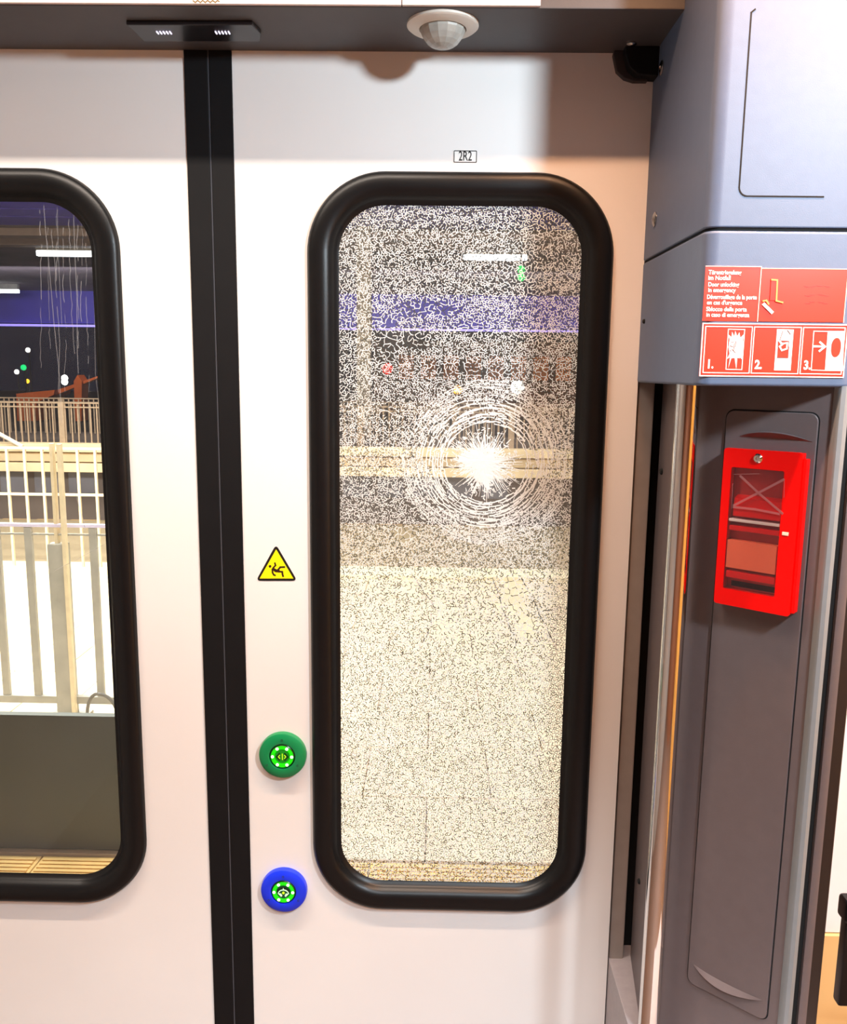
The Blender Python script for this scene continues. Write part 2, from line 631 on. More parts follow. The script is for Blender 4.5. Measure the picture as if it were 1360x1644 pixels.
        for q in range(n):
            if rng.random() < 0.62:
                aa = 6.28 * (q + rng.uniform(-0.4, 0.4)) / n
                da = rng.normal(0, 0.025)
                p = (cx + rad * math.cos(aa) * 1.02, cz + rad * math.sin(aa))
                p2 = (cx + (rad + 0.0036) * math.cos(aa + da) * 1.02, cz + (rad + 0.0036) * math.sin(aa + da))
                if inside(*p) and inside(*p2):
                    ribbon(p, p2, rng.uniform(0.0008, 0.0016), 0 if rng.random() < 0.9 else 1)
    # radial cracks inside the ring; two sectors kept clear
    for q in range(150):
        aa = 6.28 * (q + rng.uniform(-0.35, 0.35)) / 150
        deg = math.degrees(aa) % 360
        p_ = 0.95
        if 22 < deg < 60 or 74 < deg < 92:
            p_ = 0.35
        if 188 < deg < 232:
            p_ = 0.55
        if rng.random() > p_:
            continue
        ra = rng.uniform(0.008, 0.022)
        rb = rng.uniform(0.044, 0.066) if rng.random() < 0.75 else rng.uniform(0.03, 0.05)
        n = 5
        prev = None
        w = rng.uniform(0.0009, 0.0022)
        off = 0
        for t in range(n + 1):
            off += rng.normal(0, 0.0006)
            r = ra + (rb - ra) * t / n
            p = (cx + r * math.cos(aa) - off * math.sin(aa), cz + r * math.sin(aa) + off * math.cos(aa))
            if prev:
                ribbon(prev, p, w * (1.15 - 0.6 * t / n), 0, taper=0.85)
            prev = p
    # short cross chips inside
    for q in range(260):
        aa, r = rng.uniform(0, 6.28), rng.uniform(0.018, 0.06)
        deg = math.degrees(aa) % 360
        if (26 < deg < 58 and r > 0.045) or (190 < deg < 230 and r > 0.03):
            continue
        L = rng.uniform(0.002, 0.006)
        th = aa + math.pi / 2 + rng.normal(0, 0.6)
        p = (cx + r * math.cos(aa), cz + r * math.sin(aa))
        ribbon(p, (p[0] + L * math.cos(th), p[1] + L * math.sin(th)), rng.uniform(0.0008, 0.0018), 0)
    # crushed splinters thick round the core
    for q in range(750):
        aa = rng.uniform(0, 6.28)
        r = abs(rng.normal(0, 0.015)) + 0.004
        r *= 1 + 0.7 * max(0, math.cos(aa - R(168))) ** 3 + 0.5 * max(0, math.cos(aa - R(282))) ** 4
        if r > 0.058:
            continue
        L = rng.uniform(0.002, 0.009)
        th = aa + rng.normal(0, 0.35)
        p = (cx - 0.006 + r * math.cos(aa), cz + 0.002 + r * math.sin(aa))
        ribbon(p, (p[0] + L * math.cos(th), p[1] + L * math.sin(th)), rng.uniform(0.0009, 0.0021), 0, y=YG - 0.0012 - rng.uniform(0, 0.001), taper=0.6)
    # hairline long cracks in the lower half
    for a, b in (((663, 925), (705, 985)), ((793, 935), (830, 1040)), ((838, 930), (893, 1040)), ((703, 985), (672, 1045)), ((868, 985), (905, 977))):
        A, B = on_y(*a, D), on_y(*b, D)
        n = 9
        prev = (A.x, A.z)
        for t in range(1, n + 1):
            p = (A.x + (B.x - A.x) * t / n + rng.normal(0, 0.0012), A.z + (B.z - A.z) * t / n + rng.normal(0, 0.0012))
            ribbon(prev, p, 0.0014, rng.integers(0, 2))
            prev = p
    me = bpy.data.meshes.new('crack_network')
    me.from_pydata(verts, [], faces)
    me.polygons.foreach_set('material_index', np.array(mi, dtype=np.int32))
    o = link('crack_network', me, [crack_mat('crack_lit', (0.97, 0.97, 0.95), 0.42), crack_mat('crack_shaded', (0.10, 0.096, 0.085), 0.3)], win2, 'stuff')  # lit and shaded facets of the cracks put into two colours
    o['label'] = 'fine web of white and dark cracks with rings round the blow'
    # crushed white core
    b = MB()
    n, rings = 72, 6
    lobes = rng.normal(0, 1, 72)
    L = []
    for k in range(rings + 1):
        t = k / rings
        row = []
        for q in range(n):
            a = 2 * math.pi * q / n
            base = 0.020 + 0.019 * max(0, math.cos(a - R(168))) ** 3 + 0.022 * max(0, math.cos(a - R(280))) ** 4 + 0.010 * max(0, math.cos(a - R(20))) ** 6
            rad = (base * 0.9 + 0.0055 * lobes[q] * t) * (1 - t * 0 if k == 0 else 1) * t
            row.append((cx - 0.008 + rad * math.cos(a), YG - 0.0009 - 0.0010 * (1 - t ** 1.5) - rng.uniform(0, 0.0003), cz + 0.002 + rad * math.sin(a)))
        L.append(row)
    b.ring_sweep(L)
    b.build('crushed_core', crack_mat('crushed_glass', (0.95, 0.94, 0.90), 0.25), win2, smooth=False, label='white crushed glass at the point of impact')


build_cracks()

# scratches and dried drips on the clear pane
sc = MB()


def drip(pts, w, y=YG - 0.0006):
    q = []
    for px, py in pts:
        p = on_y(px, py, D)
        q.append((p.x + random.uniform(-.0006, .0006), p.z))
    sc.stroke(q, w, 0.0002, lambda u, v, h: Vector((u, y - h, v)), cap=False)


for i in range(12):
    x = 62 + i * 9.4 + random.uniform(-4, 4)
    y = random.uniform(330, 370)
    y1 = y + random.uniform(120, 330)
    P_ = []
    while y < y1:
        P_.append((x, y))
        y += random.uniform(5, 14)
        x += random.uniform(-1.1, 1.5)
        if random.random() < 0.12 and len(P_) > 1:
            drip(P_, random.uniform(0.0005, 0.0012))
            P_ = []
            y += random.uniform(2, 12)
    if len(P_) > 1:
        drip(P_, random.uniform(0.0005, 0.0012))
drip([(66, 328), (70, 370), (76, 440), (84, 520), (92, 600), (96, 680)], 0.0010)
drip([(114, 328), (116, 400), (120, 480), (121, 560), (122, 600)], 0.0011)
drip([(140, 345), (146, 420), (148, 500), (150, 600), (156, 650)], 0.0008)
drip([(88, 330), (90, 420), (96, 520)], 0.0007)
drip([(118, 795), (124, 815), (130, 835), (134, 852)], 0.0016)
drip([(84, 918), (120, 900), (160, 878), (180, 868)], 0.0010)
for i in range(16):
    x, y = random.uniform(165, 182), random.uniform(780, 870)
    drip([(x, y), (x + random.uniform(-5, 5), y + random.uniform(5, 14))], 0.0008)
sc.build('glass_scratches', glass_mat('scratch_film', (1, 1, 1), 0.22, (0.75, 0.72, 0.74), 1.1), win1, smooth=False, kind='stuff')

# header -------------------------------------------------------------
YF = on_z(500, 11.5, Z_SOFFIT).y          # front lower edge of the header
hd = MB()
hd.box(-1.8, 0.43, YF, D + 0.004, Z_SOFFIT, 2.42, bev=0.002)
hd.build('trim_1', m_soffit, kind='structure', label='dark grey header box above the doors')
XE = on_y(868, 12, YF - 0.006).x
XS = on_y(645, 5, YF - 0.006).x
for i, (a, b) in enumerate(((-1.8, XS - 0.0006), (XS + 0.0006, XE))):
    p = MB()
    p.box(a, b, YF - 0.006, YF - 0.0005, Z_SOFFIT + 0.001, 2.40, bev=0.001)
    p.build('trim_%d' % (2 + i), m_white, kind='structure', label=['long white cover panel on the header face', 'short white cover panel on the header face, up to its end'][i])
sq = MB()
for x in (310, 318, 326, 334, 342):
    a = on_y(x, 1, YF - 0.0065)
    sq.stroke([(a.x, a.z), (a.x + .003, a.z - .002), (a.x + .006, a.z + .0005), (a.x + .008, a.z - .001)], 0.0011, 0.0002, lambda u, v, h: Vector((u, YF - 0.0062 - h, v)))
tag(sq.build('smudge_mark', mat('smudge_brown', (120, 92, 40), 0.8), smooth=False), 'small brown scribble on the white header panel', 'mark')

# unlit recess pod with two rows of tiny lights above the closing edge
pod = thing('door_light_strip', (SEAM, (YF + D) / 2, Z_SOFFIT), 'black flat housing on the header above the door seam with two rows of tiny lights', 'light strip')
q = [on_z(x, y, Z_SOFFIT - 0.006) for x, y in ((203, 40), (232, 67), (417, 67), (419, 55), (405, 40))]
b = MB()
b.prism([(p.x, p.y) for p in q], Z_SOFFIT - 0.006, Z_SOFFIT, 'z', bev=0.0015)
b.build('housing', mat('pod_black', (30, 27, 29), 0.3), pod)
ml = mat('tiny_led', (230, 225, 255), 0.4, emit=(235, 228, 255), estr=1.6)
for x0 in (253, 347):
    for k in range(5):
        p = on_z(x0 + k * 5.2, 52.5, Z_SOFFIT - 0.0065)
        b = MB()
        b.box(p.x - 0.0009, p.x + 0.0009, p.y - 0.0045, p.y + 0.0045, Z_SOFFIT - 0.0072, Z_SOFFIT - 0.0055, bev=0.0003)
        b.build('tiny_light', ml, pod)

# motion sensor --------------------------------------------------------
sp = on_z(711, 42.5, Z_SOFFIT - 0.003)
sen = thing('motion_sensor', (sp.x, sp.y, Z_SOFFIT), 'round white ceiling sensor with clear domed lens under the header', 'sensor')
T = Matrix.Translation((sp.x, sp.y, Z_SOFFIT)) @ Matrix.Rotation(math.pi, 4, 'X')
rs = 0.0525 * 0.94
b = MB()
b.lathe([(rs, 0), (rs, 0.003), (rs - 0.003, 0.0055), (rs * 0.66, 0.0075), (rs * 0.64, 0.006), (rs * 0.64, 0.0)], T, 48)
b.build('mounting_ring', mat('sensor_white', (226, 220, 208), 0.4, var=0.01), sen)
b = MB()
prof = [(rs * 0.64 * math.cos(R(a)), 0.003 + 0.029 * math.sin(R(a))) for a in range(0, 91, 15)]
b.lathe(prof, T, 14)
md = mat('sensor_lens', (170, 168, 160), 0.25, var=0.12, scale=60)
b.build('dome_lens', md, sen, smooth=False)

# black corner stop -----------------------------------------------------
cs = on_y(1000, 100, D - 0.012)
ce = on_y(1046, 128, D - 0.012)
stop = thing('corner_stop', (cs.x, D, ce.z), 'black rounded rubber stop in the upper corner where door, header and pillar meet', 'door stop')
b = MB()
zt = Z_SOFFIT
xw = LEAF_R
pts = [(xw, zt), (cs.x, zt), (cs.x, ce.z + 0.03), (cs.x + 0.006, ce.z + 0.012), (cs.x + 0.018, ce.z + 0.002), (xw, ce.z)]
b.prism(pts, D - 0.03, D, 'y', bev=0.002)
sbo = b.build('stop_block', m_seal, stop)
b = MB()
pts = [(xw - 0.012, zt), (cs.x - 0.013, zt), (cs.x - 0.014, ce.z + 0.035), (cs.x - 0.008, ce.z + 0.012), (cs.x + 0.004, ce.z + 0.002), (cs.x + 0.018, ce.z - 0.002), (xw - 0.012, ce.z - 0.002)]
b.prism(pts, D - 0.012, D, 'y', bev=0.001)
b.build('stop_base', mat('dark_plastic', (52, 47, 48), 0.5), stop)
sp_ = on_z(1014, 69, Z_SOFFIT)
b = MB()
b.lathe([(0.0075, 0), (0.0075, 0.002), (0.005, 0.004), (0, 0.0045)], Matrix.Translation((sp_.x, sp_.y, Z_SOFFIT)) @ Matrix.Rotation(math.pi, 4, 'X'), 16)
b.build('screw', m_screw, sbo)

# ================================================================== pillar on the right
X0, YP = 0.316, 1.050
Z_SEAM = on_x(1132, 368, X0).z
Z_CB = on_x(1075, 617, X0).z
uD = Vector((0.755, -0.656, 0)).normalized()
nD = Vector((-uD.y * -1, 0, 0))
nD = Vector((-0.656, -0.755, 0)).normalized()
PC = on_y(1340, 700, YP)
PC = Vector((PC.x, YP + 0.012, 0))
XR = on_y(1330, 1050, YP).x
XSIDE = 0.337
tD = (PC.x - XSIDE) / uD.x
PB = Vector((XSIDE, PC.y - uD.y * tD, 0))

pil = thing('pillar', (X0, YP, 0), 'grey door pillar cladding with rounded upper cover and recessed lower column', 'pillar', kind='structure')


def cover_plan(x0, y0, xr, r=0.017, back=D + 0.0, n=8):
    pts = [(xr, back), (x0, back)]
    for k in range(n + 1):
        a = R(180 + 90 * k / n)
        pts.append((x0 + r + r * math.cos(a), y0 + r + r * math.sin(a)))
    pts.append((xr, y0))
    return pts


b = MB()
b.prism(cover_plan(X0, YP, 0.62), Z_SEAM + 0.0016, 2.42, 'z', bev=0.002)
uco = b.build('upper_cover', m_grey, pil)
b = MB()
b.prism(cover_plan(X0, YP, 0.62), Z_CB, Z_SEAM - 0.0016, 'z', bev=0.004)
lco = b.build('lower_cover', m_grey, pil)
b = MB()
b.prism(cover_plan(X0 + 0.003, YP + 0.003, 0.615, 0.015, D - 0.003), Z_SEAM - 0.0021, Z_SEAM + 0.0021, 'z')
b.build('seam_gap', m_gap, pil)
# recessed column
b = MB()
XB = on_y(1052, 840, 1.372).x
pl = [(XB, 1.372), (XSIDE, PB.y), (PC.x, PC.y)]
pl += [(PC.x + 0.001, PC.y + 0.002), (XR, PC.y + 0.002), (XR, 1.372)]
b.prism(pl, 0.30, Z_CB + 0.002, 'z')
cbo = b.build('column_body', m_column, pil)
b = MB()
b.prism([(PC.x, PC.y + 0.0018), (PC.x + 0.001, YP + 0.005), (PC.x + 0.004, YP + 0.001), (PC.x + 0.009, YP), (XR - 0.008, YP), (XR - 0.002, YP + 0.003), (XR, YP + 0.010), (XR, PC.y + 0.0018)], 0.30, Z_CB + 0.002, 'z')
b.build('front_edge', mat('edge_lit_grey', (122, 127, 130), 0.42, var=0.03, scale=60, bump=0.12, bscale=900), pil)  # same plastic as the cover; light on the front put into a paler colour
b = MB()
b.box(LEAF_R - 0.01, XR, D + 0.0405, D + 0.044, 0.30, Z_CB + 0.1)
b.build('slit_blackout', m_gap, pil)  # black sheet added to stop the leak and keep the slit in shade
# raised service panel on the diagonal face


def dia(px, py, w=0.0):
    p0 = PC + nD * w
    p = on_plane(px, py, p0, nD)
    return ((p - PC).dot(uD), p.z)


def dia3(u, z, w):
    p = PC + uD * u + nD * w
    return Vector((p.x, p.y, z))


uL = (dia(1165, 680)[0] + dia(1107, 1560)[0]) / 2
uR = (dia(1315, 680)[0] + dia(1233, 1610)[0]) / 2
zT, zB = dia(1240, 661)[1], dia(1170, 1608)[1]
Mdia = Matrix(((uD.x, -nD.x, 0, PC.x), (uD.y, -nD.y, 0, PC.y), (0, 0, 1, 0), (0, 0, 0, 1)))   # local x=u, y=into face, z=up
b = MB()
b.prism(rrect(uL - 0.0016, uR + 0.0016, zB - 0.0016, zT + 0.0016, 0.012, 6), -0.0004, 0.004, 'y', M=Mdia)
b.build('panel_gap', m_gap, pil)
sv = MB()
sv.prism(rrect(uL, uR, zB, zT, 0.011, 6), -0.0030, 0.003, 'y', M=Mdia, bev=0.0012)
svo = sv.build('service_panel', m_column, pil)


def crescent(name, pxs_top, pxs_bot, material, prof):
    top = [dia(*p, 0.003) for p in pxs_top]
    bot = [dia(*p, 0.003) for p in pxs_bot]
    b = MB()
    n = 14

    def interp(P, t):
        # quadratic through three points
        a, c, e = P
        return tuple(a[i] * (1 - t) * (1 - 2 * t) + c[i] * 4 * t * (1 - t) + e[i] * t * (2 * t - 1) for i in (0, 1))
    rows = []
    for k in range(n + 1):
        t = k / n
        A, B = interp(top, t), interp(bot, t)
        bell = math.sin(math.pi * t)
        rows.append([dia3(A[0] + (B[0] - A[0]) * s_, A[1] + (B[1] - A[1]) * s_, 0.0031 + 0.0065 * bell * h_) for s_, h_ in prof])
    b.ring_sweep(rows, closed=False)
    return b.build(name, material, svo, angle=20)


crescent('upper_finger_grip', [(1186, 700), (1240, 693), (1304, 709)], [(1190, 702), (1240, 703), (1304, 710)], m_column, ((0, 0), (0.12, 1), (1, 0)))
crescent('lower_finger_grip', [(1114, 1548), (1160, 1576), (1223, 1605)], [(1114, 1550), (1160, 1587), (1223, 1607)], m_column, ((0, 0), (0.5, 0.55), (0.9, 1), (1, 0)))

# hatch outline on the upper cover
hx = on_y(1203, 15, YP)
hx1 = on_y(1190, 308, YP)
hz = on_y(1260, 315.5, YP).z
hr = on_y(1322, 316, YP).x
hl = (hx.x + hx1.x) / 2
b = MB()
pts = [(hl + 0.004, on_y(1206, 15, YP).z), (hl, on_y(1203, 20, YP).z), (hl, hz + 0.009), (hl + 0.0025, hz + 0.0025), (hl + 0.009, hz), (hr, hz)]
arc_ = [(hl + 0.010 - 0.010 * math.cos(R(a)), hz + 0.010 - 0.010 * math.sin(R(a))) for a in range(0, 91, 15)]
pts = pts[:2] + [(hl, on_y(1200, 60, YP).z)] + arc_ + [(hr, hz)]
b.stroke(pts, 0.0017, 0.0003, lambda u, v, h: Vector((u, YP - 0.0001 - h, v)))
b.build('hatch_gap', m_gap, uco, smooth=False, label='fine dark outline of a hatch')

# side screws


def side_screw(px, py, X, r, material, name, par):
    p = on_x(px, py, X)
    b = MB()
    b.lathe([(r, 0), (r, 0.0015), (r * 0.7, 0.003), (r * 0.35, 0.003), (r * 0.3, 0.0012), (0, 0.001)], Matrix.Translation((X, p.y, p.z)) @ Matrix.Rotation(-math.pi / 2, 4, 'Y'), 16)
    b.build(name, material, par)


side_screw(1052, 352, X0, 0.0105, m_screw, 'screw', uco)
side_screw(1063, 109, X0, 0.010, m_screw, 'screw', uco)
side_screw(1035, 516, X0, 0.0035, m_gap, 'screw_hole', lco)
side_screw(1063, 757, XSIDE, 0.005, m_gap, 'screw_hole', cbo)
side_screw(1027, 1415, XSIDE, 0.0045, m_gap, 'screw_hole', cbo)

# door pocket strip and ledge
ps = on_y(1011, 840, D + 0.012)
pe = on_y(1038, 840, D + 0.012)
b = MB()
b.box(LEAF_R + 0.003, pe.x, D + 0.004, D + 0.04, 0.3, Z_CB + 0.05, bev=0.004)
b.build('trim_4', mat('frame_strip', (150, 138, 130), 0.5), kind='structure', label='narrow upright strip in the gap right of the door leaf')
zL = on_y(976, 1541, D).z
b = MB()
b.box(LEAF_R + 0.002, 0.62, 0.85, D + 0.044, zL - 0.25, zL, bev=0.003)
b.build('trim_5', mat('ledge_grey', (158, 150, 152), 0.5, var=0.05, scale=80, bump=0.2), kind='structure', label='low grey ledge at the foot of the pillar')

# profiles right of the pillar
YQ = YP + 0.012


def xat(px, py=1404, Y=YQ):
    return on_y(px, py, Y).x


b = MB()
b.box(XR - 0.004, xat(1304), YQ + 0.006, YQ + 0.04, 0.3, Z_CB + 0.4, bev=0.001)
b.build('trim_6', m_gap, kind='structure', label='black joint beside the pillar front')
b = MB()
b.box(xat(1303), xat(1318.5), YQ, YQ + 0.035, 0.3, Z_CB + 0.4, bev=0.004)
b.build('trim_7', m_column, kind='structure', label='slim grey upright profile right of the pillar')
b = MB()
b.box(xat(1318.5), xat(1340), YQ + 0.008, YQ + 0.05, 0.3, Z_CB + 0.4, bev=0.003)
b.build('trim_8', mat('profile_brown_black', (34, 26, 24), 0.45), kind='structure', label='dark upright profile at the edge of the pillar, outermost')

# seat area glimpsed at the far right
zw = on_y(1350, 1492, D + 0.04).z
b = MB()
b.box(0.60, 1.6, D + 0.03, D + 0.044, zw, 2.4, bev=0.002)
b.build('wall_panel', mat('panel_bright', (246, 246, 250), 0.5, var=0.01), kind='structure', label='bright white upper wall panel of the seating area')
b = MB()
b.box(0.60, 1.6, D + 0.024, D + 0.044, 0.0, zw - 0.002, bev=0.002)
b.build('wall_dado', mat('panel_maple', (236, 200, 140), 0.45, var=0.04, scale=4), kind='structure', label='maple coloured lower wall panel of the seating area')
hp = on_y(1363, 1468, 1.20)
arm = thing('coat_hook', (hp.x, 1.3, hp.z), 'black rounded hook at the right edge beside the bright wall', 'hook')
b = MB()
b.box(hp.x - 0.007, hp.x + 0.03, 1.195, 1.225, hp.z - 0.015, hp.z + 0.022, bev=0.007, seg=3)
b.build('hook_head', m_black, arm)
b = MB()
b.box(hp.x - 0.002, hp.x + 0.026, 1.20, 1.22, hp.z - 0.16, hp.z - 0.012, bev=0.004)
b.box(hp.x + 0.010, hp.x + 0.40, 1.20, 1.22, hp.z - 0.16, hp.z - 0.14, bev=0.003)
b.box(hp.x + 0.38, hp.x + 0.40, 1.20, D + 0.03, hp.z - 0.16, hp.z - 0.14, bev=0.003)
b.build('hook_arm', m_black, arm)

# grab pole -------------------------------------------------------------
pp = on_x(1104, 640, 0.333)
gp = thing('grab_pole', (pp.x, pp.y, zL), 'polished steel grab pole upright in front of the pillar beside the door', 'grab pole')
b = MB()
b.tube((pp.x, pp.y, zL + 0.004), (pp.x, pp.y, Z_CB + 0.004), 0.0155, 40)
b.build('pole_tube', m_chrome, gp, angle=60)
b = MB()
b.lathe([(0.021, 0), (0.021, 0.004), (0.0165, 0.007), (0.0156, 0.007)], Matrix.Translation((pp.x, pp.y, zL)), 32)
b.build('foot_flange', m_chrome, gp)


# ------------------------------------------------------------------ things on the door
def on_door(px, py):
    p = on_y(px, py, D)
    return p.x, p.z


def button(px, py, ring_rgb, name, label, symbol):
    cx, cz = on_door(px, py)
    t = thing(name, (cx, D, cz), label, 'button', kind='thing')
    T = Matrix.Translation((cx, D, cz)) @ Matrix.Rotation(math.pi / 2, 4, 'X')      # local z -> -y
    b = MB()
    b.lathe([(0.0405, 0), (0.0405, 0.006), (0.0395, 0.009), (0.0335, 0.0125), (0.024, 0.0125), (0.0222, 0.0115), (0.0215, 0.006), (0, 0.006)], T, 64)
    rgo = b.build('button_ring', mat(name + '_ring', ring_rgb, 0.35, var=0.02, coat=0.15), t)
    b = MB()
    b.lathe([(0.0212, 0.0062), (0.0212, 0.0105), (0.0198, 0.0118), (0.0172, 0.0118), (0.0165, 0.0100)], T, 48)
    b.build('lens_bezel', mat('bezel_green', (10, 60, 14), 0.25), t)
    b = MB()
    b.lathe([(0.0200, 0.0095), (0.0190, 0.0126), (0.0135, 0.0126), (0.0125, 0.0100)], T, 48)
    lro = b.build('light_ring', mat('light_green', (20, 160, 10), 0.3, emit=(20, 225, 5), estr=0.75), t)
    for k in range(6):
        a = R(60 * k + 0)
        x, y = 0.0164 * math.cos(a), 0.0164 * math.sin(a)
        b = MB()
        b.lathe([(0.0026, 0.011), (0.0026, 0.0131), (0.0014, 0.0137), (0, 0.0138)], T @ Matrix.Translation((x, y, 0)), 12)
        b.build('led', mat('led_white', (250, 255, 240), 0.4, emit=(250, 255, 225), estr=1.5), lro)
    for a in (90, 210, 330):
        x, y = 0.0300 * math.cos(R(a)), 0.0300 * math.sin(R(a))
        b = MB()
        b.lathe([(0.0021, 0.0115), (0.0021, 0.0131), (0.001, 0.0131), (0.0007, 0.012), (0, 0.012)], T @ Matrix.Translation((x, y, 0)), 10)
        b.build('screw', mat(name + '_pin', tuple(int(v * 0.55 + 25) for v in ring_rgb), 0.5), rgo)
    b = MB()
    b.lathe([(0.0126, 0.0095), (0.0118, 0.0116), (0, 0.0116)], T, 40)
    dso = b.build('lens_disc', mat(name + '_disc', (14, 120, 24) if symbol == 'arrows' else (8, 70, 40), 0.3, emit=(10, 150, 20) if symbol == 'arrows' else (5, 60, 30), estr=0.35), t)
    to = lambda u, v, h: T @ Vector((u, v, 0.0117 + h))
    if symbol == 'arrows':
        b = MB()
        for s in (-1, 1):
            b.stroke([(s * 0.0045, 0.0058), (s * 0.0098, 0), (s * 0.0045, -0.0058)], 0.0024, 0.0006, to)
        b.build('arrow_symbol', mat('symbol_dark', (4, 48, 8), 0.4), dso, smooth=False)
        b = MB()
        for s in (-1, 1):
            b.stroke([(s * 0.0040, 0.0030), (s * 0.0040 * 1.6, 0.0), (s * 0.0040, -0.0030)], 0.0010, 0.0010, to)
        b.stroke([(0.0005, 0.005), (0.0005, -0.005)], 0.0014, 0.0008, to)
        b.build('centre_bar', mat('symbol_lime', (190, 235, 40), 0.4, emit=(170, 225, 20), estr=0.5), dso, smooth=False)
    else:
        b = MB()
        arc = [(0.0105 * math.cos(R(a)), -0.0015 + 0.0100 * math.sin(R(a))) for a in range(15, 166, 15)]
        b.stroke(arc, 0.0026, 0.0005, to)
        b.build('dark_hood', mat('symbol_black_green', (3, 26, 18), 0.4), dso, smooth=False)
        b = MB()
        arc = [(0.0092 * math.cos(R(a)), -0.0035 + 0.0080 * math.sin(R(a))) for a in range(10, 171, 16)]
        b.stroke(arc, 0.0013, 0.0009, to)
        b.poly([(-0.0095, -0.0025), (-0.004, -0.0025), (-0.002, -0.0065), (-0.004, -0.0085)], 0.0009, to)
        b.poly([(0.0095, -0.0025), (0.004, -0.0085), (0.002, -0.0065), (0.004, -0.0025)], 0.0009, to)
        b.poly([(-0.0012, 0.0052), (0.0012, 0.0052), (-0.0002, 0.0090)], 0.0009, to)
        b.build('pram_symbol', mat('symbol_pale', (200, 240, 205), 0.4, emit=(180, 240, 190), estr=0.4), dso, smooth=False)
        b = MB()
        b.lathe([(0.0022, 0.0118), (0.0022, 0.0128), (0, 0.0130)], T @ Matrix.Translation((0, -0.001, 0)), 14)
        b.build('centre_dot', mat('symbol_lime', (190, 235, 40), 0.4, emit=(170, 225, 20), estr=0.5), dso)
    return t


button(455, 1210, (4, 132, 74), 'open_button', 'green round door button with lit centre and outward arrows, the upper one', 'arrows')
button(457, 1426, (16, 52, 232), 'pram_button', 'blue round door button with lit green centre and pram symbol', 'pram')

# warning sticker
_dx = lambda px, py: on_door(px, py)
to_door = lambda base: (lambda u, v, h: Vector((u, D - base - h, v)))
ws = thing('warning_sticker', (*[on_door(444, 931)[0]], D, on_door(444, 931)[1]), 'yellow triangular slipping hazard sticker with black border above the buttons', 'sticker')


def zpt(x, y):     # from the enlarged sticker crop to the door
    return on_door(405 + x / 17.0, 865 + y / 17.0)


def round_poly(P, r, n=6):
    out = []
    for i in range(len(P)):
        p, a, c = Vector(P[i]), Vector(P[i - 1]), Vector(P[(i + 1) % len(P)])
        d1, d2 = (a - p).normalized(), (c - p).normalized()
        A, B = p + d1 * r, p + d2 * r
        for k in range(n + 1):
            t = k / n
            out.append(tuple(A * (1 - t) ** 2 + p * 2 * t * (1 - t) + B * t ** 2))
    return out


tri = [zpt(650, 150), zpt(105, 1145), zpt(1230, 1145)]
b = MB()
b.poly(round_poly(tri, 0.0085), 0.0005, to_door(0.0001))
b.build('black_border', m_ink_k, ws, smooth=False)
tri = [zpt(655, 285), zpt(205, 1080), zpt(1125, 1080)]
b = MB()
b.poly(tri, 0.0004, to_door(0.0006))
b.build('yellow_field', m_yellow, ws, smooth=False)
b = MB()
tt = to_door(0.0010)
hx_, hz_ = zpt(490, 747)
b.poly([(hx_ + 0.0022 * math.cos(R(a)), hz_ + 0.0022 * math.sin(R(a))) for a in range(0, 360, 24)], 0.0003, tt)
b.stroke([zpt(*p) for p in ((622, 660), (640, 720), (580, 790), (555, 850), (560, 920), (590, 975), (625, 990))], 0.0026, 0.0003, tt)
b.stroke([zpt(*p) for p in ((575, 820), (650, 865), (715, 875))], 0.0046, 0.0003, tt)
b.stroke([zpt(*p) for p in ((700, 850), (770, 770), (880, 766))], 0.0028, 0.0003, tt)
b.stroke([zpt(*p) for p in ((680, 885), (825, 895), (830, 960), (845, 1015))], 0.0028, 0.0003, tt)
b.build('slipping_figure', m_ink_b, ws, smooth=False)

# door number label
nl = thing('door_number_label', (on_door(747, 261)[0], D, on_door(747, 261)[1]), 'small white label reading 2R2 in a thin black frame above the shattered window', 'label')
x0, z1 = on_door(728.5, 241.5)
x1, z0 = on_door(765.5, 261.5)
b = MB()
b.poly(rrect(x0 - .001, x1 + .001, z0 - .001, z1 + .001, 0.002, 4), 0.0003, to_door(0.0001))
b.build('label_plate', m_ink_w, nl, smooth=False)
b = MB()
L1 = [(p[0], D - 0.0006, p[1]) for p in rrect(x0, x1, z0, z1, 0.0015, 4)]
L2 = [(p[0], D - 0.0006, p[1]) for p in rrect(x0 + .0013, x1 - .0013, z0 + .0013, z1 - .0013, 0.0006, 4)]
b.ring_sweep([L1, L2])
b.build('label_frame', m_ink_k, nl, smooth=False)
tx, tz = on_door(747, 258.0)
text_part('label_text', '2R2', 0.0195, lambda u, v, h: Vector((tx + u, D - 0.0005 - h, tz + v)), m_ink_k, nl, sx=0.66, align='CENTER', bold=0.0001)

# ------------------------------------------------------------------ emergency signs on the pillar cover
def pl2(px, py):
    p = on_y(px, py, YP)
    return p.x, p.z


to_pil = lambda base: (lambda u, v, h: Vector((u, YP - base - h, v)))
AX, AZ = pl2(1222, 430)
S_L = (pl2(1133, 428)[0] + pl2(1121, 603)[0]) / 2 + 0.0003
S_M = pl2(1219, 470)[0]
S_T = pl2(1180, 428)[1]
S_B = pl2(1160, 515.5)[1]
S_R = pl2(1357, 480)[0]
es = thing('emergency_text_sign', (S_M, YP, S_B), 'red sign in four languages for unlocking the door, above the step pictures', 'sign')
b = MB()
b.box(S_L, S_M - 0.0003, YP - 0.0008, YP + 0.0005, S_B, S_T)
b.build('text_panel', m_redsign, es, smooth=False)
S_T2 = pl2(1290, 431.5)[1]
b = MB()
b.box(S_M + 0.0003, S_R, YP - 0.0012, YP + 0.0005, S_B, S_T2, bev=0.0003)
b.build('picture_panel', m_redsign, es, smooth=False)
b = MB()
b.stroke([(S_L, S_T), (S_M, S_T), (S_M, S_B)], 0.0009, 0.0006, to_pil(0.0008))
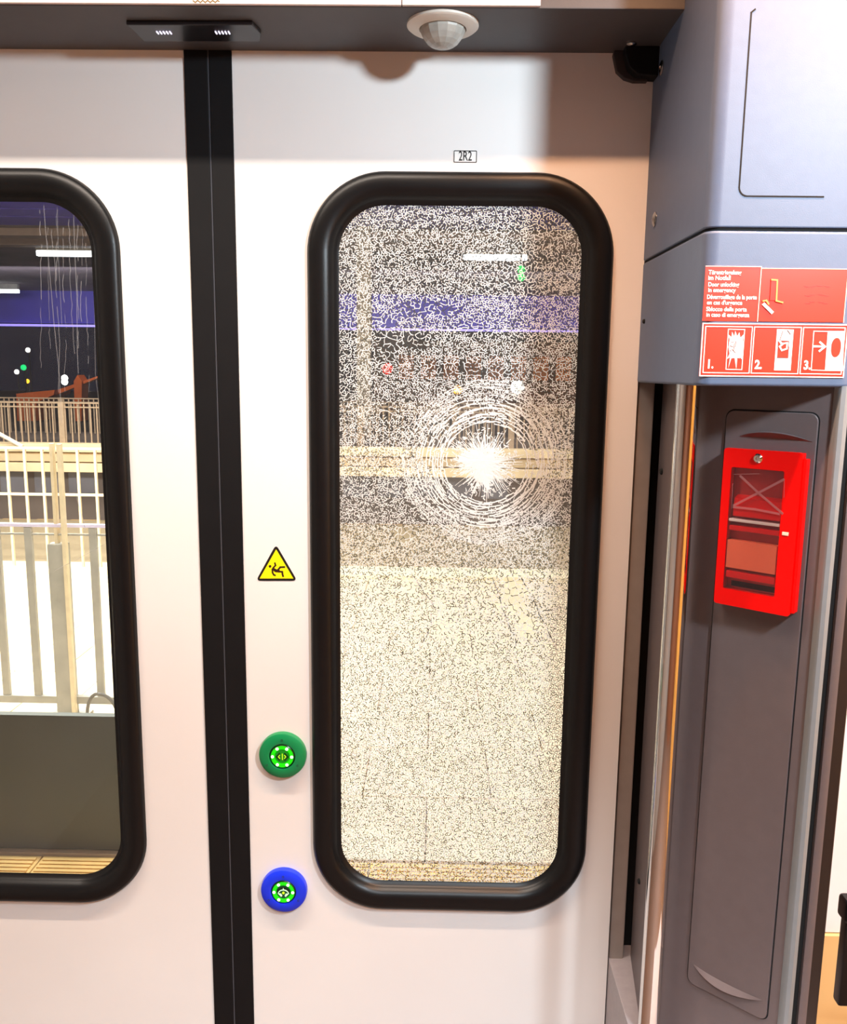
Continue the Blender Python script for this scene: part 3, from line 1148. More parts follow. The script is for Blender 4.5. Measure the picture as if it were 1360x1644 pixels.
b.stroke([(S_M, S_T2), (S_R, S_T2), (S_R, S_B)], 0.0008, 0.0004, to_pil(0.0009))
b.build('panel_edge_line', mat('edge_cream', (255, 214, 190), 0.5), es, smooth=False)
lines = [('Türentriegelung', 441, 1136, 72), ('im Notfall', 450, 1135, 34), ('Door unlocking', 460.5, 1135, 47), ('in emergency', 469.5, 1135, 42), ('Déverrouillage de la porte', 480.5, 1133, 76), ("en cas d'urgence", 489.5, 1133, 54), ('Sblocco della porta', 500, 1132, 62), ('in caso di emergenza', 509, 1132, 66)]
lines[0] = ('Türentriegelung', 441, 1136, 50)
for body, py, px, wpx in lines:
    u0, v0 = pl2(px + 1.2, py - 0.6)
    o = text_part('sign_text', body, 0.0086, lambda u, v, h: Vector((u, v, h)), m_ink_w, es, bold=0.00016)
    xs = [v.co.x for v in o.data.vertices]
    k = (wpx / F * 1.06) / max(1e-6, max(xs) - min(xs))
    for v in o.data.vertices:
        v.co = Vector((u0 + v.co.x * k, YP - 0.0009 - v.co.z, v0 + v.co.y * 0.82))
# embossed lever drawing
b = MB()


def sg(x, y):        # from the enlarged sign crop
    return pl2(1110 + x / 5.44, 410 + y / 5.44)


tp = to_pil(0.0012)
b.poly([sg(692, 212), sg(745, 216), sg(738, 395), sg(680, 395)], 0.0010, tp)
b.build('lever_body', mat('emboss_red', (214, 44, 18), 0.35), es, smooth=False)
b = MB()
b.stroke([sg(697, 214), sg(744, 218), sg(736, 398), sg(760, 405), sg(790, 412)], 0.0019, 0.0015, tp)
b.stroke([sg(622, 400), sg(650, 395), sg(668, 425)], 0.0019, 0.0015, tp)
b.build('lever_outline', mat('emboss_orange', (255, 150, 80), 0.35), es, smooth=False)
b = MB()
b.stroke([sg(630, 430), sg(697, 497)], 0.0036, 0.0013, tp)
b.build('pull_arrow', m_ink_w, es, smooth=False)
b = MB()
for r_, y_ in enumerate((268, 345, 410)):
    for k in range(4):
        x_ = 985 + k * 58 + 10 * math.sin(3 * k + r_)
        b.stroke([sg(x_, y_ + 6 * math.sin(k * 2 + r_)), sg(x_ + 38, y_ + 8 * math.cos(k * 2.3))], 0.0007, 0.0003, tp)
b.build('faint_emboss', mat('emboss_dark', (190, 52, 30), 0.4), es, smooth=False)

T_L = (pl2(1127.5, 518)[0] + pl2(1122, 603)[0]) / 2
T_R = pl2(1358, 560)[0]
T_T, T_B = pl2(1240, 519.5)[1], pl2(1240, 605.5)[1]
st = thing('emergency_step_sign', ((T_L + T_R) / 2, YP, T_B), 'red sign with three numbered white pictures below the text sign', 'sign')
b = MB()
b.box(T_L, T_R, YP - 0.0013, YP + 0.0005, T_B, T_T, bev=0.0003)
b.build('sign_plate', m_redsign, st, smooth=False)
tq = to_pil(0.0013)
b = MB()
wln = 0.0013


def frame(x0, x1, z0, z1, w=wln):
    b.stroke([(x0, z0), (x1, z0), (x1, z1), (x0, z1), (x0, z0)], w, 0.0004, tq)


frame(T_L + 0.0007, T_R - 0.0007, T_B + 0.0007, T_T - 0.0007, 0.0013)
c1, c2 = pl2(1206.5, 560)[0], pl2(1285, 560)[0]
zz0, zz1 = T_B + 0.0045, T_T - 0.0042
cells = [(T_L + 0.0042, c1 - 0.0013), (c1 + 0.0013, c2 - 0.0013), (c2 + 0.0013, T_R - 0.0036)]
for a, c in cells:
    frame(a, c, zz0, zz1, 0.0010)
b.build('white_borders', m_ink_w, st, smooth=False)
for k, (a, c) in enumerate(cells):
    text_part('step_number', '%d.' % (k + 1), 0.0145, (lambda a: lambda u, v, h: Vector((a + 0.0035 + u, YP - 0.0014 - h, zz0 + 0.0055 + v)))(a), m_ink_w, st, sx=0.85, bold=0.0005)
# picture 1: shattered pane
b = MB()
q = [sg(320, 645), sg(462, 648), sg(437, 998), sg(298, 995)]
b.stroke(q + [q[0]], 0.0009, 0.0004, tq)
star = [(330, 735), (318, 690), (348, 715), (352, 668), (372, 712), (380, 660), (398, 708), (416, 672), (424, 720), (455, 690), (446, 740), (452, 800), (440, 860), (446, 915), (414, 885), (418, 900), (398, 895), (388, 990), (374, 895), (345, 900), (318, 985), (335, 890), (308, 905), (330, 860), (320, 800)]
P = [Vector(sg(*p)) for p in star]
cen = Vector(sg(385, 800))
for i in range(len(P)):
    b.poly([tuple(cen), tuple(P[i]), tuple(P[(i + 1) % len(P)])], 0.0004, tq)
b.build('breaking_pane_picture', m_ink_w, st, smooth=False)
b = MB()
for ln in (((345, 760), (372, 755)), ((385, 752), (380, 800)), ((335, 790), (360, 800)), ((350, 820), (380, 850)), ((372, 770), (365, 830)), ((332, 830), (342, 835))):
    b.stroke([sg(*p) for p in ln], 0.0007, 0.0007, tq)
b.build('picture_lines', mat('line_grey', (120, 70, 60), 0.5), st, smooth=False, kind='stuff')
b = MB()
for ln in (((795, 660), (768, 740)), ((835, 655), (860, 690)), ((768, 745), (850, 750)), ((745, 893), (838, 896)), ((838, 896), (846, 800))):
    b.stroke([sg(*p) for p in ln], 0.0007, 0.0009, tq)
b.build('picture_lines', mat('line_grey', (120, 70, 60), 0.5), st, smooth=False, kind='stuff')
b = MB()
b.poly([sg(745, 645), sg(890, 648), sg(862, 1006), sg(718, 1003)], 0.0004, tq)
b.build('handle_box_picture', m_ink_w, st, smooth=False)
b = MB()
b.poly([sg(752, 750), sg(848, 752), sg(838, 894), sg(745, 892)], 0.0003, to_pil(0.0017))
b.build('handle_window_picture', m_redsign, st, smooth=False)
b = MB()
t3 = to_pil(0.0020)
b.stroke([sg(*p) for p in ((765, 795), (785, 830), (828, 815), (832, 765), (800, 770), (775, 790))], 0.0018, 0.0003, t3)
b.poly([sg(752, 745), sg(770, 745), sg(800, 775), sg(785, 790)], 0.0003, t3)
b.build('hand_picture', m_ink_w, st, smooth=False)
# picture 3: door half open with arrow
b = MB()
q = [sg(1065, 662), sg(1190, 665), sg(1165, 1005), sg(1042, 1002)]
b.stroke(q + [q[0]], 0.0009, 0.0004, tq)
b.poly([sg(1190, 660), sg(1330, 662), sg(1318, 1010), sg(1162, 1008)], 0.0004, tq)
b.stroke([sg(1068, 795), sg(1160, 797)], 0.0022, 0.0006, tq)
b.stroke([sg(1120, 760), sg(1162, 797), sg(1115, 835)], 0.0022, 0.0006, tq)
b.build('sliding_door_picture', m_ink_w, st, smooth=False)
b = MB()
ox, oz = sg(1258, 805)
b.poly([(ox + 0.0058 * math.cos(R(a)), oz + 0.0115 * (math.copysign(abs(math.sin(R(a))) ** 0.8, math.sin(R(a))))) for a in range(0, 360, 15)], 0.0003, to_pil(0.0018))
b.build('door_window_picture', m_redsign, st, smooth=False)

# ------------------------------------------------------------------ red emergency handle box
wB = 0.020


def bx(px, py, w=wB):
    return dia(px, py, w)


bl = (bx(1162, 718)[0] + bx(1147, 968)[0]) / 2
br = (bx(1288, 728)[0] + bx(1268, 990)[0]) / 2
bt = (bx(1162, 718)[1] + bx(1290, 728)[1]) / 2
bb = (bx(1147, 968)[1] + bx(1268, 990)[1]) / 2
c0 = dia3((bl + br) / 2, bb, 0)
eb = thing('emergency_handle_box', c0, 'red emergency release box with clear cracked window on the grey pillar', 'emergency box')
gl_ = bx(1172, 752)[0]
gl2 = bx(1163, 940)[0]
gr_ = bx(1257, 755)[0]
gL, gR = (gl_ + gl2) / 2, (gr_ + bx(1246, 955)[0]) / 2
gT, gB = bx(1215, 753)[1], bx(1205, 952)[1]
# frame with hole (local u, into, z)
bm = plate_with_hole(rrect(bl, br, bb, bt, 0.004, 4), rrect(gL, gR, gB, gT, 0.002, 2), -wB, -wB + 0.006)
bmesh.ops.transform(bm, matrix=Mdia, verts=bm.verts[:])
me = bpy.data.meshes.new('front_frame')
bm.to_mesh(me)
bm.free()
ffo = link('front_frame', me, m_red, eb)
b = MB()
iu = 0.0012
for a in ((bl + iu, gL - 0.001, bb + iu, bt - iu), (gR + 0.001, br - iu, bb + iu, bt - iu)):
    b.box(a[0], a[1], -wB + 0.006, -0.002, a[2], a[3], M=Mdia)
b.box(gL - 0.001, gR + 0.001, -wB + 0.006, -0.002, bb + iu, gB - 0.001, M=Mdia)
b.box(gL - 0.001, gR + 0.001, -wB + 0.006, -0.002, gT + 0.001, bt - iu, M=Mdia)
b.build('housing', m_red, eb, smooth=False)
b = MB()
b.box(br - 0.001, br + 0.0045, -wB + 0.003, -0.002, bb + 0.004, bt - 0.008, bev=0.0015, M=Mdia)
b.build('side_flange', m_red, eb)
b = MB()
b.box(gL, gR, -0.0070, -0.0032, gB, gT, M=Mdia)
b.build('back_plate', mat('recess_dark_red', (176, 30, 26), 0.5), eb, smooth=False)
zc = lambda py: bx(1210, py)[1]
b = MB()
b.prism([(-0.005, zc(797)), (-0.0165, zc(803)), (-0.0186, zc(832)), (-0.005, zc(834))], gL + 0.006, gR - 0.001, 'x', M=Mdia @ Matrix.Identity(4))
b.build('upper_flap', m_red, eb, smooth=False)
b = MB()
b.box(gL + 0.001, gR - 0.001, -0.0190, -0.005, zc(841.5), zc(836.5), bev=0.0012, M=Mdia)
b.build('release_bar', mat('bar_white', (246, 240, 236), 0.25), eb, label='white bar across the window')
b = MB()
b.box(gL + 0.002, gR - 0.001, -0.0184, -0.005, zc(856), zc(848), bev=0.001, M=Mdia)
b.build('handle_rail', m_red, eb)
b = MB()
b.box(gL + 0.001, gR - 0.002, -0.0187, -0.005, zc(918), zc(872), bev=0.001, M=Mdia)
b.build('handle_plate', mat('plate_salmon', (252, 122, 84), 0.3, var=0.05, scale=30), eb, label='paler red handle plate')
b = MB()
b.box(gL + 0.002, gR - 0.002, -0.0180, -0.005, zc(934), zc(923), bev=0.001, M=Mdia)
b.build('lower_rail', m_red, eb)
b = MB()
b.box(gL + 0.006, gR - 0.003, -0.0076, -0.0045, zc(950), zc(941), M=Mdia)
b.build('lower_slot', m_gap, eb, smooth=False)
b = MB()
b.box(gL + 0.0003, gR - 0.0003, -0.0197, -0.0192, gB + 0.0003, gT - 0.0003, M=Mdia)
wso = b.build('window_sheet', glass_mat('plastic_clear', (1, 0.97, 0.97), 0.03, (0.9, 0.8, 0.8), 1.08), eb, smooth=False)
b = MB()
bo = lambda u, v, h: Mdia @ Vector((u, -0.0199 - h, v))
E = lambda x, y: bx(1130 + x / 5.478, 700 + y / 5.478, 0.0199)
for ln in (((325, 355), (480, 500), (690, 680)), ((700, 385), (490, 495), (265, 610)), ((265, 625), (450, 645), (660, 685))):
    b.stroke([E(*p) for p in ln], 0.0030, 0.0003, bo)
b.stroke([E(262, 338), E(490, 332)], 0.0008, 0.0003, bo)
b.stroke([E(245, 640), E(255, 420)], 0.0006, 0.0003, bo)
b.stroke([E(710, 380), E(705, 540)], 0.0006, 0.0003, bo)
b.build('moulded_cross', glass_mat('cross_film', (1, 0.8, 0.8), 0.5, (0.75, 0.35, 0.33), 1.2), wso, smooth=False, label='pale cross lines moulded in the clear window')
p = bx(1217, 736)
b = MB()
b.lathe([(0.0062, 0), (0.0062, 0.001), (0.0045, 0.0028), (0.0020, 0.003), (0.0016, 0.0016), (0, 0.0016)], Mdia @ Matrix.Translation((p[0], -wB, p[1])) @ Matrix.Rotation(math.pi / 2, 4, 'X'), 20)
b.build('screw', m_chrome, ffo)
p = bx(1261, 857)
b = MB()
b.box(p[0] - 0.004, p[0] + 0.004, -wB - 0.001, -wB + 0.001, p[1] - 0.0022, p[1] + 0.0022, bev=0.0006, M=Mdia)
b.build('latch_tab', mat('tab_cream', (250, 215, 190), 0.4), ffo)

# ================================================================== OUTSIDE: the platform at night
m_pave = mat('paving_beige', (228, 212, 184), 0.75, var=0.10, scale=3, bump=0.3, bscale=60)
m_cream = mat('concrete_cream', (236, 214, 176), 0.8, var=0.12, scale=5, bump=0.3, bscale=60)
m_bar = mat('bar_cream', (232, 212, 176), 0.45, var=0.08)
m_steelgrey = mat('galvanised_grey', (176, 172, 160), 0.5, var=0.12, scale=12)

gr = MB()
gr.box(-14, 10, D + 0.25, 10.9, -0.30, -0.02)
ground = gr.build('ground', mat('joint_dark', (168, 152, 124), 0.9), kind='structure', label='platform paving of beige slabs in daylight-bright lamp light')
ground['label'] = 'beige slab paved platform outside the train door'
tb = MB()
tb.box(-30, 30, 10.9, 60, -0.80, -0.03)
tb.build('track_bed', mat('ballast_dark', (40, 36, 34), 0.95, var=0.4, scale=8), kind='structure', label='dark track ground behind the stair enclosure')
# tactile strip with ribs
ts = thing('tactile_strip', (-0.6, 2.7, -0.02), 'yellowish ribbed guidance strip on the platform nearest the train', 'guidance strip')
YT0, YT1 = on_z(100, 1404, 0).y, on_z(100, 1374, 0).y
for k in range(10):
    x0 = -3.5 + k * 0.55
    b = MB()
    b.box(x0, x0 + 0.545, YT0 - 0.25, YT1, -0.02, -0.003)
    n = 5
    for r_ in range(n + 4):
        y = YT1 - 0.02 - r_ * (YT1 - YT0) / n
        b.box(x0 + 0.01, x0 + 0.535, y - 0.012, y + 0.002, -0.003, 0.004)
    b.build('tile', mat('tactile_yellow', (226, 190, 120), 0.7, var=0.12, scale=8), ts, smooth=False)
# paving slabs
YC = on_z(100, 922, 0).y
s0 = YT1 + 0.012
nrow = 9
dy = (YC - s0) / nrow
slab_meshes = []
for v in range(3):
    b = MB()
    b.box(-0.247, 0.247, -dy / 2 + 0.002, dy / 2 - 0.002, -0.02, 0.0, bev=0.002, seg=1)
    o = b.build('slab', m_pave, ground, smooth=False)
    slab_meshes.append(o)
first = True
for i in range(14):
    for j in range(nrow):
        x = -4.25 + i * 0.498 + (0.249 if j % 2 else 0)
        y = s0 + dy * (j + 0.5)
        src = slab_meshes[(i * 7 + j * 3) % 3]
        if src.get('used') is None:
            o = src
            src['used'] = 1
        else:
            o = src.copy()
            C.objects.link(o)
        o.location = (x, y, random.uniform(-0.0015, 0.001))
for o in slab_meshes:
    if 'used' in o:
        del o['used']

# kerb across the platform
kb = MB()
zk = 0.035
kb.box(-9, 6, YC, YC + 0.30, -0.02, zk, bev=0.01)
tag(kb.build('kerb', mat('kerb_cream', (244, 232, 200), 0.7, var=0.05)), 'long cream kerb stone line across the platform below the far fence', 'kerb', kind='structure')

# grey panel in front of the clear window
Yg = on_z(100, 1366, 0).y
z_t = on_y(100, 1149, Yg).z
x_r = on_y(192, 1250, Yg).x
lp = thing('low_screen_panel', (x_r - 0.6, Yg, 0), 'low grey-green screen panel with pale end post seen through the clear window', 'screen')
b = MB()
b.box(x_r - 1.7, x_r, Yg, Yg + 0.03, 0.005, z_t, bev=0.004)
b.build('screen_board', mat('board_grey', (92, 98, 92), 0.6, var=0.12, scale=2.5), lp)
b = MB()
b.box(x_r + 0.002, x_r + 0.022, Yg - 0.01, Yg + 0.03, 0.0, z_t, bev=0.004)
b.build('end_post', mat('post_cream', (226, 204, 176), 0.5), lp)
for x in (x_r - 0.25, x_r - 1.4):
    b = MB()
    b.box(x - 0.03, x + 0.03, Yg + 0.03, Yg + 0.16, 0.0, 0.02, bev=0.003)
    b.box(x - 0.015, x + 0.015, Yg + 0.028, Yg + 0.05, 0.0, z_t * 0.8)
    b.build('rear_foot', m_steelgrey, lp)

# near fence
Yn = on_z(105, 1150, 0).y
z1n, z0n = on_y(100, 866, Yn).z, on_y(100, 1122, Yn).z
zpost = on_y(105, 712, Yn).z
nf = thing('near_fence', (-2, Yn, 0), 'grey bar fence on the platform behind the low screen panel', 'fence')
xp = on_y(103, 1000, Yn).x
b = MB()
zsh = on_y(105, 872, Yn).z
b.box(xp - 0.045, xp + 0.035, Yn - 0.03, Yn + 0.03, 0.006, zsh, bev=0.006)
b.build('post', m_steelgrey, nf)
b = MB()
b.box(xp + 0.026, xp + 0.045, Yn - 0.035, Yn - 0.01, 0.006, zpost, bev=0.003)
b.box(xp - 0.018, xp - 0.002, Yn - 0.01, Yn + 0.02, zsh - 0.05, zpost, bev=0.003)
b.build('post_strip', mat('strip_cream', (240, 222, 184), 0.5), nf)
b = MB()
b.box(xp - 0.09, xp + 0.09, Yn - 0.06, Yn + 0.06, 0.0, 0.012, bev=0.003)
b.build('base_plate', m_steelgrey, nf)
xfe = on_y(190, 1000, Yn).x
b = MB()
b.box(-4.2, xfe + 0.06, Yn - 0.015, Yn + 0.015, z0n - 0.018, z0n + 0.018, bev=0.004)
b.build('bottom_rail', m_steelgrey, nf)
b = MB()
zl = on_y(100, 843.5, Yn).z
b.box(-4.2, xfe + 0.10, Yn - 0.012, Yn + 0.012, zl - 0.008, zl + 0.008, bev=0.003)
b.build('top_rail', mat('reflection_lilac', (236, 226, 255), 0.35), nf, label='pale lilac reflection line built as a rail')  # stands in for a lamp strip's reflection in the window glass
b = MB()
zl2 = on_y(100, 858, Yn).z
b.box(-4.2, xfe + 0.10, Yn - 0.006, Yn + 0.006, zl2 - 0.004, zl2 + 0.004)
b.build('middle_rail', m_steelgrey, nf)
pitch = abs(on_y(157, 1000, Yn).x - on_y(55, 1000, Yn).x) / 2
for k in range(-1, 12):
    x = on_y(157, 1000, Yn).x - pitch * k
    if abs(x - xp) < 0.07 or x > xfe + 0.08:
        continue
    b = MB()
    b.box(x - 0.017, x + 0.017, Yn - 0.01, Yn + 0.01, z0n + 0.018, zl - 0.008, bev=0.003)
    b.build('bar', m_steelgrey, nf)
# cable loop on the foot of the post
cl = MB()
prev = None
for k in range(17):
    a = R(180 - 180 * k / 16)
    p = on_y(165, 1130, Yn)
    q = Vector((p.x + 0.055 * math.cos(a) * (1 if k < 9 else 1.6), Yn - 0.05, 0.004 + 0.13 * math.sin(a) ** 0.8 if k not in (0, 16) else 0.004))
    if prev:
        cl.tube(prev, q, 0.008, 8)
    prev = q
tag(cl.build('cable_loop', mat('cable_grey', (120, 116, 108), 0.5)), 'grey cable loop rising from the paving beside the fence post', 'cable')

# far fence on the kerb
Yf = YC + 0.12
zr1, zr0 = on_y(100, 720, Yf).z, on_y(100, 908, Yf).z
zm = on_y(100, 794, Yf).z
ff = thing('far_fence', (-2.5, Yf, zk), 'cream bar fence standing on the kerb across the platform', 'fence')
for z, nm in ((zr1, 'top_rail'), (zm, 'middle_rail')):
    b = MB()
    b.box(-8, on_y(183, 800, Yf).x + 0.05, Yf - 0.012, Yf + 0.012, z - 0.010, z + 0.010, bev=0.003)
    b.build(nm, m_bar, ff)
xr0 = on_y(47, 850, Yf).x
pf = (on_y(142, 850, Yf).x - xr0) / 3.4
for k in range(-24, 5):
    x = xr0 + pf * k
    b = MB()
    b.box(x - 0.0095, x + 0.0095, Yf - 0.010, Yf + 0.010, zk - 0.004, zr1, bev=0.002)
    b.build('bar', m_bar, ff)

# stair enclosure with windows, bands and railing
Yb = 9.0
ez = lambda py: on_y(100, py, Yb).z
sx0, sx1 = -9.0, 5.0
se = thing('stair_enclosure', (-2, Yb, 0), 'long cream concrete stair enclosure with dark windows across the platform', 'building')
z_top, z_b1, z_win1, z_win0, z_mid, z_w2t, z_w2b = ez(711), ez(757), ez(757), ez(792), ez(800), ez(838), ez(872)
b = MB()
b.box(sx0, sx1, Yb + 0.06, Yb + 1.6, -0.02, z_top)
b.build('wall_body', mat('enclosure_tan', (100, 88, 82), 0.8, var=0.15, scale=2), se, smooth=False)
for za, zb_, pr in ((ez(724), z_top, 0.14), (ez(740), ez(726), 0.08), (ez(756), ez(742), 0.11)):
    b = MB()
    b.box(sx0, sx1, Yb - pr, Yb + 0.06, za, zb_, bev=0.01)
    b.build('concrete_band', m_cream, se)
b = MB()
b.box(sx0, sx1, Yb - 0.02, Yb + 0.06, -0.02, ez(874), bev=0.01)
b.build('plinth', mat('plinth_tan', (200, 164, 110), 0.8, var=0.15, scale=2), se)
pw = on_y(83, 770, Yb).x - on_y(28, 770, Yb).x
m_win = mat('window_dark', (112, 112, 124), 0.25, var=0.25, scale=2)
m_win2 = mat('window_blue', (34, 32, 66), 0.2, var=0.3, scale=3)
xw0 = on_y(48, 770, Yb).x
for k in range(-12, 14):
    xa = xw0 + k * pw + 0.03
    xb_ = xa + pw - 0.09
    b = MB()
    b.box(xa, xb_, Yb + 0.035, Yb + 0.07, z_win0, z_b1 - 0.005, bev=0.004)
    b.build('window', m_win, se)
    b = MB()
    b.box(xa, xb_, Yb + 0.03, Yb + 0.07, z_w2b, z_w2t, bev=0.004)
    b.build('window', m_win2, se)
    b = MB()
    b.box(xa, xb_, Yb + 0.02, Yb + 0.07, z_w2t + 0.004, z_w2t + 0.02)
    b.build('sill', mat('sill_tan', (190, 160, 120), 0.6), se)
rail = thing('stair_railing', (-2, Yb, z_top), 'dense thin brown bar railing on top of the stair enclosure', 'railing')
zr_t, zr_b = ez(647), z_top
for Yr, nm in ((Yb + 0.05, 'front'), (Yb + 1.35, 'rear')):
    b = MB()
    x = sx0
    while x < sx1:
        b.box(x - 0.0065, x + 0.0065, Yr - 0.006, Yr + 0.006, zr_b, zr_t)
        x += 0.068 if nm == 'front' else 0.061
    b.build('thin_bars', mat('rail_brown', (168, 146, 124), 0.5, var=0.1), rail, smooth=False, kind='stuff')
    for z in (zr_t, zr_t - 0.045):
        b = MB()
        b.box(sx0, sx1, Yr - 0.014, Yr + 0.014, z - 0.007, z + 0.007)
        b.build('hand_rail', mat('rail_brown', (168, 146, 124), 0.5), rail, smooth=False)
    for k in range(8):
        x = on_y(100, 680, Yr).x + (k - 4) * 1.6
        b = MB()
        b.box(x - 0.03, x + 0.03, Yr - 0.02, Yr + 0.02, zr_b, zr_t + 0.01)
        b.build('rail_post', mat('rail_brown', (168, 146, 124), 0.5), rail, smooth=False)

hr_ = MB()
p, q = on_y(-40, 675, Yb - 0.165), on_y(36, 717, Yb - 0.165)
hr_.tube(p, q, 0.022, 10)
tag(hr_.build('sloping_handrail', mat('handrail_white', (244, 238, 228), 0.4)), 'short white sloping handrail against the cream band of the stair enclosure', 'handrail')

# canopy roof over the platforms
ZC = 3.4
cy = lambda py: on_z(80, py, ZC).y
can = thing('canopy', (-2, 12, 0), 'dark platform canopy with purple fascia over the lit platform', 'canopy', kind='structure')
YE = 20.5
b = MB()
b.box(-16, 12, 5.2, YE, ZC, ZC + 0.12)
b.build('roof_slab', mat('canopy_grey', (124, 110, 112), 0.8, var=0.2, scale=1.5), can, smooth=False)
m_purple = mat('fascia_purple', (80, 68, 188), 0.6, var=0.1, scale=1)
for a, c in ((330, 318), (343, 331.5), (358, 344.5)):
    b = MB()
    b.box(-16, 12, cy(c) if False else cy(c), cy(a), ZC - 0.03, ZC, bev=0.004)
    b.build('ceiling_panel', m_purple, can)
for py in (368, 384):
    b = MB()
    b.box(-16, 12, cy(py) - 0.12, cy(py) + 0.12, ZC - 0.10, ZC, bev=0.01)
    b.build('beam', mat('beam_tan', (150, 128, 116), 0.7), can)
zf = on_y(80, 519, YE).z
b = MB()
b.box(-22, 16, YE - 0.05, YE + 0.05, zf, ZC + 0.1, bev=0.01)
b.build('fascia', m_purple, can, label='purple fascia board')
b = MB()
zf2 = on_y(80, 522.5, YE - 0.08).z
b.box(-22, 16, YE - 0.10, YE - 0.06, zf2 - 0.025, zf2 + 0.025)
b.build('reflection_line', mat('reflection_glow', (190, 180, 255), 0.4, emit=(150, 130, 255), estr=1.2), can, label='thin lilac reflection line under the fascia')  # glowing bar added for a reflection in the glass, no lamp of the canopy
for px, Yq in ((585, 10.9), (-420, 11.0), (1500, 10.9)):
    x = on_y(px, 640, Yq).x
    b = MB()
    b.box(x - 0.09, x + 0.09, Yq - 0.09, Yq + 0.09, -0.02, ZC, bev=0.02)
    b.build('support_post', mat('post_pale', (170, 158, 140), 0.6), can)

m_tube = mat('tube_white', (250, 252, 255), 0.4, emit=(245, 250, 255), estr=5.0)


def tube_lamp(pxa, pxb, py, label, zl=3.25):
    Y = on_z((pxa + pxb) / 2, py, zl).y
    xa, xb_ = on_y(pxa, py, Y).x, on_y(pxb, py, Y).x
    t = thing('tube_lamp', ((xa + xb_) / 2, Y, ZC), label, 'lamp', 'tube lamps under the platform canopy')
    b = MB()
    b.box(xa, xb_, Y - 0.05, Y + 0.05, zl + 0.035, ZC, bev=0.004)
    b.build('lamp_housing', m_steelgrey, t)
    b = MB()
    b.box(xa, xb_, Y - 0.045, Y + 0.045, zl - 0.04, zl + 0.035, bev=0.012)
    b.build('tube', m_tube, t)


tube_lamp(60, 165, 407, 'white tube lamp under the canopy, upper one in the clear window')
tube_lamp(-60, 30, 467, 'white tube lamp under the canopy, lower and farther one in the clear window')
tube_lamp(744, 846, 413, 'white tube lamp under the canopy seen through the shattered window')


def signal(px, py, Y, r, rgb, label, es=3.0, n=1, dpy=0, hang=False):
    p = on_y(px, py, Y)
    t = thing('signal_lamp', (p.x, Y, -0.02), label, 'signal lamp')
    b = MB()
    if hang:
        b.tube((p.x, Y + r, p.z), (p.x, Y + r, ZC), r * 0.25, 8)
    else:
        b.tube((p.x, Y + r, -0.02), (p.x, Y + r, p.z), r * 0.25, 8)
    b.build('mast', m_gap, t)
    for k in range(n):
        q = on_y(px, py + dpy * k, Y)
        b = MB()
        b.lathe([(r * math.cos(R(a)), r * math.sin(R(a))) for a in range(0, 91, 18)], Matrix.Translation((q.x, Y, q.z)) @ Matrix.Rotation(math.pi / 2, 4, 'X'), 14)
        b.build('lamp_lens', mat('lens_%d_%d_%d' % rgb, rgb, 0.4, emit=rgb, estr=es), t)


signal(45, 562, 30, 0.085, (255, 250, 240), 'white point of light highest in the dark above the railing')
signal(27, 597, 30, 0.085, (255, 250, 246), 'white point of light left of and below the green lamp')
signal(38, 590, 29, 0.10, (0, 200, 110), 'green signal lamp in the dark above the railing in the clear window', 1.4)
signal(44, 612, 30, 0.075, (255, 190, 40), 'amber point of light under the green lamp')
signal(104, 607, 28, 0.11, (255, 255, 255), 'white lamp beside the orange jib', 3.0, 2, 6)
signal(837, 433, 11.5, 0.055, (0, 190, 90), 'green double signal hanging from the canopy through the shattered window', 1.6, 2, 12, hang=True)
signal(735, 626, 24, 0.13, (255, 170, 30), 'amber lamp seen through the shattered window', 2.5)
signal(831, 622, 24, 0.20, (250, 250, 245), 'large pale lamp right of the amber one through the shattered window', 2.0)
signal(622, 592, 24, 0.16, (225, 40, 30), 'red lamp seen through the shattered window', 1.3)

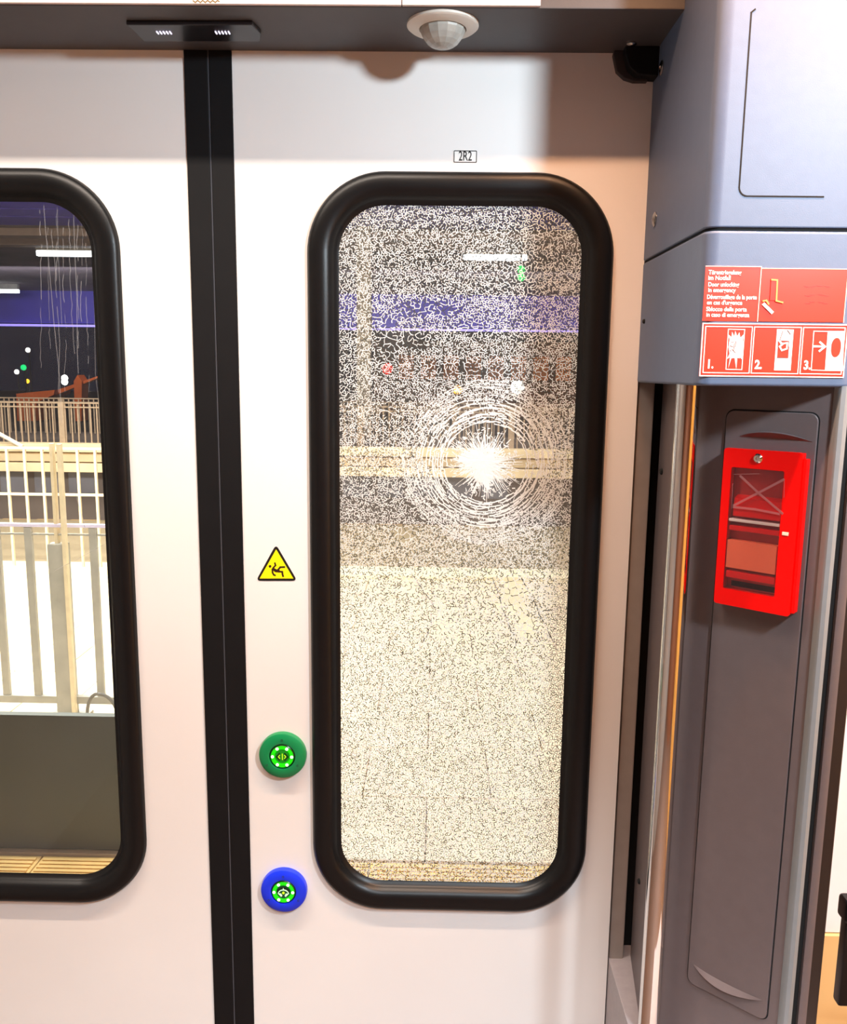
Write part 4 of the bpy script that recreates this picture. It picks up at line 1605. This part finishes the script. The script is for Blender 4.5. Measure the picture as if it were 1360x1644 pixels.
# orange works crane far behind
Yc = 26
cr = thing('works_crane', (on_y(60, 640, Yc).x, Yc, 0), 'orange works crane with raised jib in the dark behind the railing', 'crane')
m_or = mat('crane_orange', (214, 104, 40), 0.6, var=0.15, scale=2)
ppt = lambda px, py: (on_y(px, py, Yc).x, on_y(px, py, Yc).z)
b = MB()
b.prism([ppt(26, 632), ppt(88, 626), ppt(86, 634), ppt(58, 646), ppt(56, 690), ppt(28, 690)], Yc, Yc + 1.2, 'y')
b.build('crane_body', m_or, cr, smooth=False)
b = MB()
b.prism([ppt(80, 628), ppt(150, 604), ppt(151, 607), ppt(84, 634)], Yc + 0.3, Yc + 0.6, 'y')
b.build('jib', m_or, cr, smooth=False)
b = MB()
b.prism([ppt(114, 612), ppt(120, 602), ppt(127, 612), ppt(126, 700), ppt(117, 700)], Yc + 0.2, Yc + 0.7, 'y')
b.build('mast', m_or, cr, smooth=False)
b = MB()
b.box(on_y(20, 640, Yc).x, on_y(135, 640, Yc).x, Yc - 0.1, Yc + 1.3, -0.02, on_y(60, 690, Yc).z + 0.1)
b.build('undercarriage', m_gap, cr, smooth=False)
area('works_lamp', (on_y(70, 500, 24).x, 23.5, 4.5), (on_y(70, 640, Yc).x, Yc, 1.2), 0.4, 120.0, (1.0, 0.8, 0.6))
# orange lit hall behind the shattered window
Yh = 32
hall = thing('distant_hall', (6, Yh, 0), 'dim orange lit building far behind the shattered window', 'building')
b = MB()
b.box(on_y(600, 600, Yh).x, on_y(1010, 600, Yh).x, Yh, Yh + 6, -0.02, on_y(800, 548, Yh).z)
b.build('hall_front', mat('hall_brown', (120, 84, 62), 0.8, var=0.3, scale=0.6), hall, smooth=False)
m_hw = mat('hall_window', (220, 130, 60), 0.5, emit=(235, 130, 50), estr=0.10)
for k in range(9):
    b = MB()
    a, c = on_y(640 + k * 36, 600, Yh).x, on_y(664 + k * 36, 600, Yh).x
    b.box(a, c, Yh - 0.05, Yh + 0.05, on_y(800, 610, Yh).z, on_y(800, 572, Yh).z)
    b.build('window', m_hw, hall, smooth=False)
